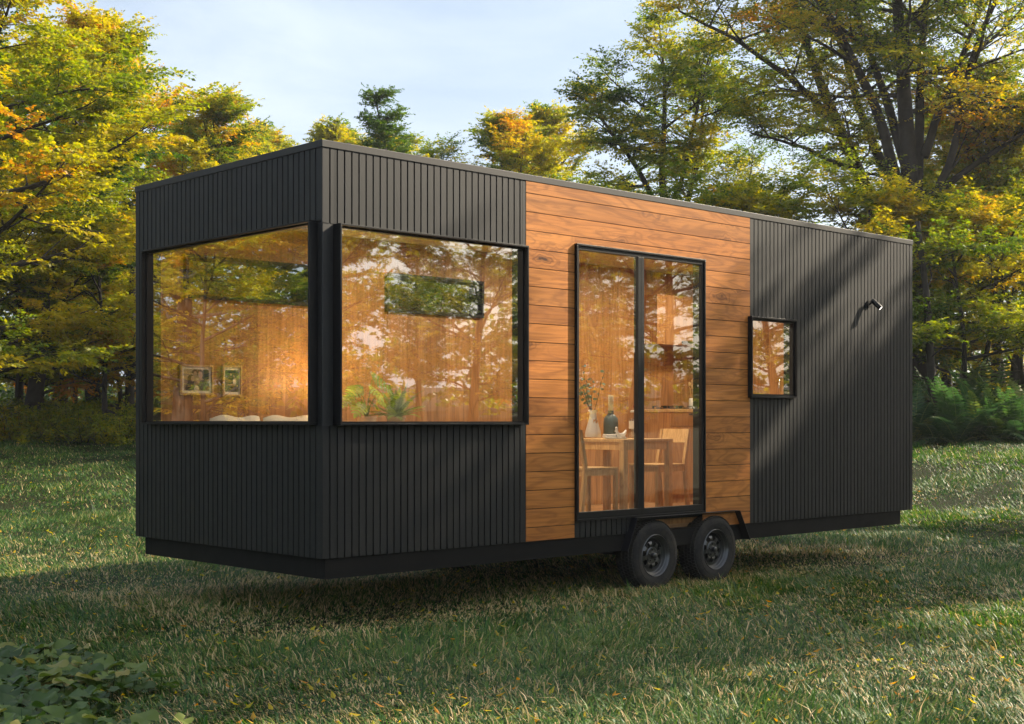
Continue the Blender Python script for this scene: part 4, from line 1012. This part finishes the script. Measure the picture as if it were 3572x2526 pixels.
# bare trunks standing in the shade of the wood
rt = random.Random(4)
for i, (px, D, r_, lean, lab) in enumerate(((40, 33, .12, .02, 'dark bare trunk in the shade at the far left, above the shrubs'), (95, 36, .09, -.03, 'thin grey trunk in the shade behind the yellow shrub'), (140, 34, .13, .03, 'thick dark trunk in the shade left of the small yellow maple'), (292, 33, .13, .0, 'dark trunk touching the left edge of the house'), (2095, 31, .12, -.04, 'dark leaning trunk next to the thick trunk at the right'), (2185, 34, .08, .01, 'thin dark trunk in the middle of the shaded wood at the right'), (2225, 38, .07, .03, 'thin distant trunk behind the ferns'))):
    x = at(px, D); z = float(hz(x, D)); tb = Tubes(); g_ = np.random.default_rng(i + 50)
    p = grow(g_, (0, 0, -.2), (lean, .02, 1), 5.2, 10, .03, .1); tb.add(p, r_, r_ * .5, 8, .5)
    for q in range(9):
        a = g_.integers(3, 10); az = g_.uniform(0, 6.28); tb.add(grow(g_, p[a], (math.cos(az), math.sin(az), .4), g_.uniform(.6, 1.6), 4, .12, .2), .025, .006, 4)
    o = bpy.data.objects.new('tree_trunk', tb.mesh('tree_trunk', M['bark'])); o.location = (x, D, z); tag(put(o), lab, 'tree trunk', 'shaded trunks under the trees')

# ------------------------------------------------------------------ shrubs and ferns at the edge of the wood
def shrub_mesh(seed, w, h, tint, n=520, leaf=.055):
    rng = np.random.default_rng(seed); tb = Tubes(); P = []; D = []; 
    for i in range(46):
        az = rng.uniform(0, 6.28); e = rng.uniform(.15, 1.5); d = np.array([math.cos(az) * math.cos(e) * w, math.sin(az) * math.cos(e) * w * .8, math.sin(e) * h]); L = np.linalg.norm(d) * rng.uniform(.6, 1.12)
        b = grow(rng, (rng.normal(0, .2) * w, rng.normal(0, .12) * w, -.05), d, L, 5, .1, .15); tb.add(b, .008, .003, 4)
        for q in range(n // 46):
            f = rng.uniform(.8, 5); a = min(int(f), 4); P.append(b[a] + (b[a + 1] - b[a]) * (f - a) + rng.normal(0, .05, 3)); D.append(nrm(b[a + 1] - b[a] + rng.normal(0, .6, 3)))
    P = np.array(P); P[:, 2] = np.maximum(P[:, 2], .02); D = np.array(D)
    V, F, T_ = leaf_quads(rng, P, D, np.full(len(P), .22), 10, leaf, tint + rng.normal(0, .1, len(P)), .8, lw=.34)
    return tb.mesh('stems', M['bark']), np_mesh('foliage', V, F, M['leaf'], T_, mk=False)
SH = [shrub_mesh(31, 1.15, .85, .55), shrub_mesh(32, 1.3, .75, .51), shrub_mesh(33, .95, 1.0, .56)]
SHY = shrub_mesh(34, .9, .9, .7)
def shrub(ms, x, y, rz, sc, label, name='shrub', group='low shrubs along the left edge of the meadow'):
    t = tag(empty(name, (x, y, float(hz(x, y)) - .03), rz), label, 'shrub', group); t.scale = (sc, sc, sc)
    for nm, me in zip(('stems', 'foliage'), ms):
        o = bpy.data.objects.new(nm, me); o.parent = t; o.color = (.5, .5, .5, 1); put(o)
for i, (px, D, k, sc, lab) in enumerate(((20, 26.3, 3, .95, 'low yellow leaved shrub at the far left edge of the lawn'), (88, 26.2, 0, .85, 'dark green shrub right of the yellow shrub'), (150, 26.6, 2, .85, 'grey green shrub with upright tips, second right of the yellow shrub'), (212, 26.4, 1, .9, 'low spreading green shrub under the small yellow maple'), (272, 26.2, 0, .9, 'dark green shrub touching the left edge of the house'), (335, 26.6, 1, .9, 'green shrub just behind the left edge of the house'), (-40, 26.6, 2, .9, 'green shrub cut off by the left picture edge'), (60, 28, 1, 1.0, 'dark shrub in the shade behind the yellow shrub'), (180, 28, 0, 1.0, 'dark shrub in the second row under the small yellow maple'), (290, 28, 2, .9, 'dark shrub in the second row beside the house'))):
    D += 3.6; shrub(SHY if k == 3 else SH[k], at(px, D), D, i * 1.3, sc * 1.12, lab)
def fern_mesh(seed, L, n):
    rr = random.Random(seed); m = MB(); s_ = MB()
    for k in range(n):
        az = k * 2.4 + rr.uniform(-.3, .3); el = rr.uniform(.55, 1.35); ti = rr.uniform(.05, .5) + (.4 if rr.random() < .12 else 0)
        pts = frond(m, (rr.uniform(-.05, .05), rr.uniform(-.05, .05), 0), az, el, L * rr.uniform(.75, 1.15), L * .19, 19, rr.uniform(.8, 1.8), ti, rr)
        s_.tube(pts[::3], .004, 4)
    return m, s_
FM = []
for sd, L, n in ((1, 1.15, 17), (2, 1.3, 19), (3, 1.0, 16)):
    m, s_ = fern_mesh(sd, L, n); a = m.build('fronds', M['fern'], recalc=False); b = s_.build('stalks', M['stem']); FM.append((a.data, b.data)); bpy.data.objects.remove(a); bpy.data.objects.remove(b)
FS = [(2052, 24.4), (2075, 25.6), (2100, 24.3), (2128, 25.2), (2150, 24.0), (2172, 25.0), (2196, 24.2), (2220, 25.3), (2238, 23.9), (2262, 24.8), (2285, 24.0), (2300, 25.2), (2330, 24.4), (2090, 26.8), (2140, 26.6), (2185, 26.7), (2235, 26.6), (2280, 26.6), (2325, 26.6), (2110, 28.2), (2165, 28.2), (2215, 28), (2265, 28.1), (2020, 25.2), (1990, 26)]
rf = random.Random(77)
for i, (px, D) in enumerate(FS):
    D += 5.6
    x = at(px, D); z = 0
    lab = 'green fern in the bank of ferns at the right edge of the meadow'
    t = tag(empty('fern', (x, D, float(hz(x, D)) - .02), rf.uniform(0, 6.28)), lab, 'fern', 'bank of ferns at the right'); s_ = rf.uniform(.9, 1.15) * (1.18 + .11 * (D - 29.6)); t.scale = (s_, s_, s_)
    for nm, me in zip(('fronds', 'stalks'), FM[i % 3]):
        o = bpy.data.objects.new(nm, me); o.parent = t; o.color = (.5 + rf.uniform(-.12, .12), .5, .5, 1); put(o)

# ------------------------------------------------------------------ grass, weeds, fallen leaves
def grass():
    rng = np.random.default_rng(9)
    V5 = []; T5 = []; V3 = []; T3 = []
    for D0_, D1, dens, Lb, wb, five in ((5.4, 9.2, 6800, .060, .0082, True), (9.2, 13.5, 4000, .060, .0100, True), (13.5, 20, 1700, .062, .0150, False), (20, 31.5, 820, .068, .0215, False), (31.5, 38, 150, .1, .03, False)):
        area = .376 * 1.25 * (D1 ** 2 - D0_ ** 2) + 2.4 * (D1 - D0_); n = int(area * dens)
        y = np.sqrt(rng.uniform(D0_ ** 2, D1 ** 2, n)); x = rng.uniform(-1, 1, n) * (.376 * 1.25 * y + 1.2)
        # tufts: pull part of the blades together
        cx_ = np.round(x * 6) / 6 + .06 * np.sin(y * 31); cy_ = np.round(y * 6) / 6 + .06 * np.sin(x * 27); pull = rng.uniform(0, .75, n) * (rng.uniform(0, 1, n) < .45)
        x = x + (cx_ - x) * pull; y = y + (cy_ - y) * pull
        patch = .5 + .25 * np.sin(x * 1.7 + 1.3 * np.sin(y * .9)) + .25 * np.sin(y * 2.1 - x * .6 + 2) ; fine = np.sin(x * 7.3 + 2 * np.sin(y * 5.1)) * np.sin(y * 6.7 + x)
        # rows of blades lying over to the left and away, as mown and trodden
        az = 2.3 + 1.2 * np.sin(x * .8 + y * .5) + 1.1 * fine + rng.normal(0, .8, n); leanv = np.clip(rng.normal(1.24, .28, n) - .12 * patch, .1, 1.5)
        ul = (x - P0[0]) * U[0] + (y - P0[1]) * U[1]; vl = (x - P0[0]) * Wd[0] + (y - P0[1]) * Wd[1]
        under = (ul > -.6) & (ul < LEN + .3) & (vl > -.35) & (vl < WID + .4)
        L = Lb * rng.gamma(6, 1 / 6., n) * (.5 + .95 * patch) * np.where(rng.uniform(0, 1, n) < .035, 1.9, 1)
        L = np.where(under, L * .8, L)
        dry = rng.uniform(0, 1, n) < np.where(under, .5, .10 + .20 * np.clip(1 - patch, 0, 1) * (y < 16))
        t = np.clip(rng.normal(.27 + .18 * patch, .19, n), 0, .64); t = np.where(dry, rng.uniform(.72, 1.05, n), t)
        w = wb * rng.uniform(.6, 1.35, n) * np.where(dry, .8, 1)
        hd = np.stack([np.cos(az), np.sin(az), np.zeros(n)], 1); sd = np.stack([-np.sin(az), np.cos(az), np.zeros(n)], 1)
        b = np.stack([x, y, hz(x, y) - .004], 1); c1, s1 = np.cos(leanv * .6), np.sin(leanv * .6); c2, s2 = np.cos(leanv * 1.25), np.sin(leanv * 1.25)
        m1 = b + (hd * s1[:, None] + UP * c1[:, None]) * (L * .5)[:, None]; tip = m1 + (hd * s2[:, None] + UP * c2[:, None]) * (L * .5)[:, None]
        tip[:, 2] = np.maximum(tip[:, 2], b[:, 2] + .006)
        W = sd * (w / 2)[:, None]
        if five: V5.append(np.stack([b - W, b + W, m1 + W * .8, m1 - W * .8, tip], 1).reshape(-1, 3)); T5.append(np.repeat(t, 5))
        else: V3.append(np.stack([b - W, b + W, m1 * .25 + tip * .75 + UP * .006], 1).reshape(-1, 3)); T3.append(np.repeat(t, 3))
    V5 = np.concatenate(V5); V3 = np.concatenate(V3); n5 = len(V5) // 5; k = np.arange(n5)[:, None] * 5
    F4 = k + np.array([[0, 1, 2, 3]]); Ft = np.concatenate([k + np.array([[3, 2, 4]]), np.arange(len(V3)).reshape(-1, 3) + len(V5)])
    o = np_mesh('grass', np.concatenate([V5, V3]), [F4, Ft], M['grass'], np.concatenate(T5 + T3)); o.color = (.5, .5, .5, 1)
    tag(o, 'short trodden meadow grass with dry straw coloured blades', 'grass', kind='stuff')
grass()
def lobed_leaf(m, c, az, tilt, r, ti, rr):
    """rounded leaf with a scalloped, slightly cupped blade"""
    n = 26; d = Vector((math.cos(az), math.sin(az), 0)); s_ = Vector((-math.sin(az), math.cos(az), 0)); up = Vector((rr.uniform(-.35, .35), rr.uniform(-.35, .35) - tilt, 1)).normalized()
    s_ = (s_ - up * s_.dot(up)).normalized(); d = s_.cross(up); c = Vector(c); vs = [c.copy()]
    for k in range(n):
        a = -2.85 + 5.7 * k / (n - 1); q = r * (1 + .15 * abs(math.sin(2.5 * a)) ** .6 - .1 + .05 * (k % 2) + rr.uniform(-.03, .03)); z = .18 * r * math.sin(3 * a + ti * 9) + .14 * r
        vs.append(c + d * (q * math.cos(a) * 1.05) + s_ * (q * math.sin(a)) + up * z)
    m.add(vs, [(0, k + 1, k + 2) for k in range(n - 1)], ti)
def weeds():
    rr = random.Random(6); m = MB(); 
    for k in range(1500):
        y = 5.7 + 2.5 * rr.random() ** 1.1; lim = -1.78 - .28 * (y - 6.6) - .22 * math.sin(y * 5)
        x = -3.6 + rr.random() * (lim + 3.6)
        if rr.random() < .8 * max(0, 1 - (lim - x) / .55): continue
        z = float(hz(x, y)) + rr.uniform(.03, .13); r = rr.uniform(.03, .064)
        lobed_leaf(m, (x, y, z), rr.uniform(0, 6.28), rr.uniform(-.25, .55), r, rr.uniform(.0, 1.0) ** 1.3, rr)
        m.tube([(x + rr.uniform(-.03, .03), y, z - .12), (x, y, z)], .0025, 3)
    o = m.build('weed_patch', M['weed'], recalc=False, smooth='all'); o.color = (.5, .5, .5, 1)
    tag(o, 'patch of broad lobed green weeds in the lower left corner', 'weeds', kind='stuff')
    m = MB()
    for k in range(900):
        y = 5.6 + 3.0 * rr.random() ** 2; x = rr.uniform(-1, 1) * (.4 * y + .3)
        if math.sin(x * 2.3 + y) + math.sin(x * 5.1 - y * 2) < .35: continue
        z = float(hz(x, y)) + rr.uniform(.015, .05); lobed_leaf(m, (x, y, z), rr.uniform(0, 6.28), .2, rr.uniform(.012, .03), rr.uniform(.05, .6), rr)
    o = m.build('clover', M['weed'], recalc=False); o.color = (.5, .5, .5, 1); tag(o, 'small round clover leaves among the near grass', 'clover', kind='stuff')
    m = MB()
    for k in range(1900):
        y = 6 + 20 * rr.random() ** 1.6; x = rr.uniform(-1, 1) * (.4 * y + .5); z = float(hz(x, y)) + rr.uniform(.02, .06); a = rr.uniform(0, 6.28); r = rr.uniform(.012, .034); c = Vector((x, y, z)); d = Vector((math.cos(a), math.sin(a), rr.uniform(-.2, .4))); s_ = Vector((-math.sin(a), math.cos(a), rr.uniform(-.4, .4))) * .45
        m.add([c - d * r, c - d * r * .2 + s_ * r, c + d * r + Vector((0, 0, .012)), c - d * r * .2 - s_ * r], [(0, 1, 2, 3)], rr.uniform(.62, 1.05))
    o = m.build('fallen_leaves', M['leaf'], recalc=False); o.color = (.5, .5, .5, 1); tag(o, 'scattered yellow and brown fallen leaves on the grass', 'fallen leaves', kind='stuff')
weeds()

# ------------------------------------------------------------------ sun, sky, camera
SUN_EL = R(32); sxy = np.array([.925, .38]); sxy /= np.linalg.norm(sxy)
sv = Vector((sxy[0] * math.cos(SUN_EL), sxy[1] * math.cos(SUN_EL), math.sin(SUN_EL)))
l = bpy.data.lights.new('sun', 'SUN'); l.energy = 5.0; l.angle = R(.53); l.color = (1, .86, .66)
o = bpy.data.objects.new('sun', l); o.rotation_euler = sv.to_track_quat('Z', 'Y').to_euler(); put(o)
wd = bpy.data.worlds.new('World'); scene.world = wd; wd.use_nodes = True
nt = wd.node_tree; nt.nodes.clear(); g = NT(nt)
sky = g.n('ShaderNodeTexSky', sky_type='NISHITA', sun_disc=False, sun_elevation=SUN_EL, sun_rotation=math.atan2(sxy[0], sxy[1]), air_density=1.0, dust_density=2.6, ozone_density=1.2)
tc = g.n('ShaderNodeTexCoord').outputs['Generated']
cl = g.noise(g.mapping(tc, (1.3, 1.3, 5.0)), 2.2, 6, .55, .4)
cf = g.ramp(cl, [(.36, (.30, .30, .30)), (.68, (.85, .85, .85))])
c = g.mix(cf, sky.outputs[0], (5.2, 5.75, 6.4))
bg = g.n('ShaderNodeBackground'); bg.inputs[1].default_value = .086; g.l(c, bg.inputs[0])
wo = g.n('ShaderNodeOutputWorld'); g.l(bg.outputs[0], wo.inputs[0])
cam = bpy.data.cameras.new('camera'); cam.sensor_width = 36; cam.lens = 4790 / 3572 * 36; cam.shift_y = (1468 - 1263) / 3572; cam.clip_end = 4000; cam.clip_start = .05
co = bpy.data.objects.new('camera', cam); co.location = (0, 0, ZB + .9561); co.rotation_euler = (R(90), 0, 0); put(co); scene.camera = co
scene.render.engine = 'CYCLES'
vs_ = scene.view_settings; vs_.view_transform = 'Standard'; vs_.look = 'None'; vs_.exposure = 1.22; vs_.gamma = 1
cy = scene.cycles; cy.max_bounces = 8; cy.diffuse_bounces = 3; cy.glossy_bounces = 4; cy.transmission_bounces = 4; cy.transparent_max_bounces = 12
cy.use_denoising = True; cy.sample_clamp_indirect = 6; cy.caustics_reflective = False; cy.caustics_refractive = False; cy.use_fast_gi = False
m = MB(); m.box(-175, 175, -170, 182, -2.5, 24)
hm, nt, out = new_mat('autumn_haze'); g = NT(nt)
pv = g.n('ShaderNodeVolumePrincipled'); pv.inputs['Density'].default_value = .00045; pv.inputs['Color'].default_value = (.93, .95, 1, 1); pv.inputs['Anisotropy'].default_value = .35
g.l(pv.outputs[0], out.inputs['Volume'])
tag(m.build('haze', hm), 'thin pale autumn haze over the meadow and the wood', 'haze', kind='stuff')
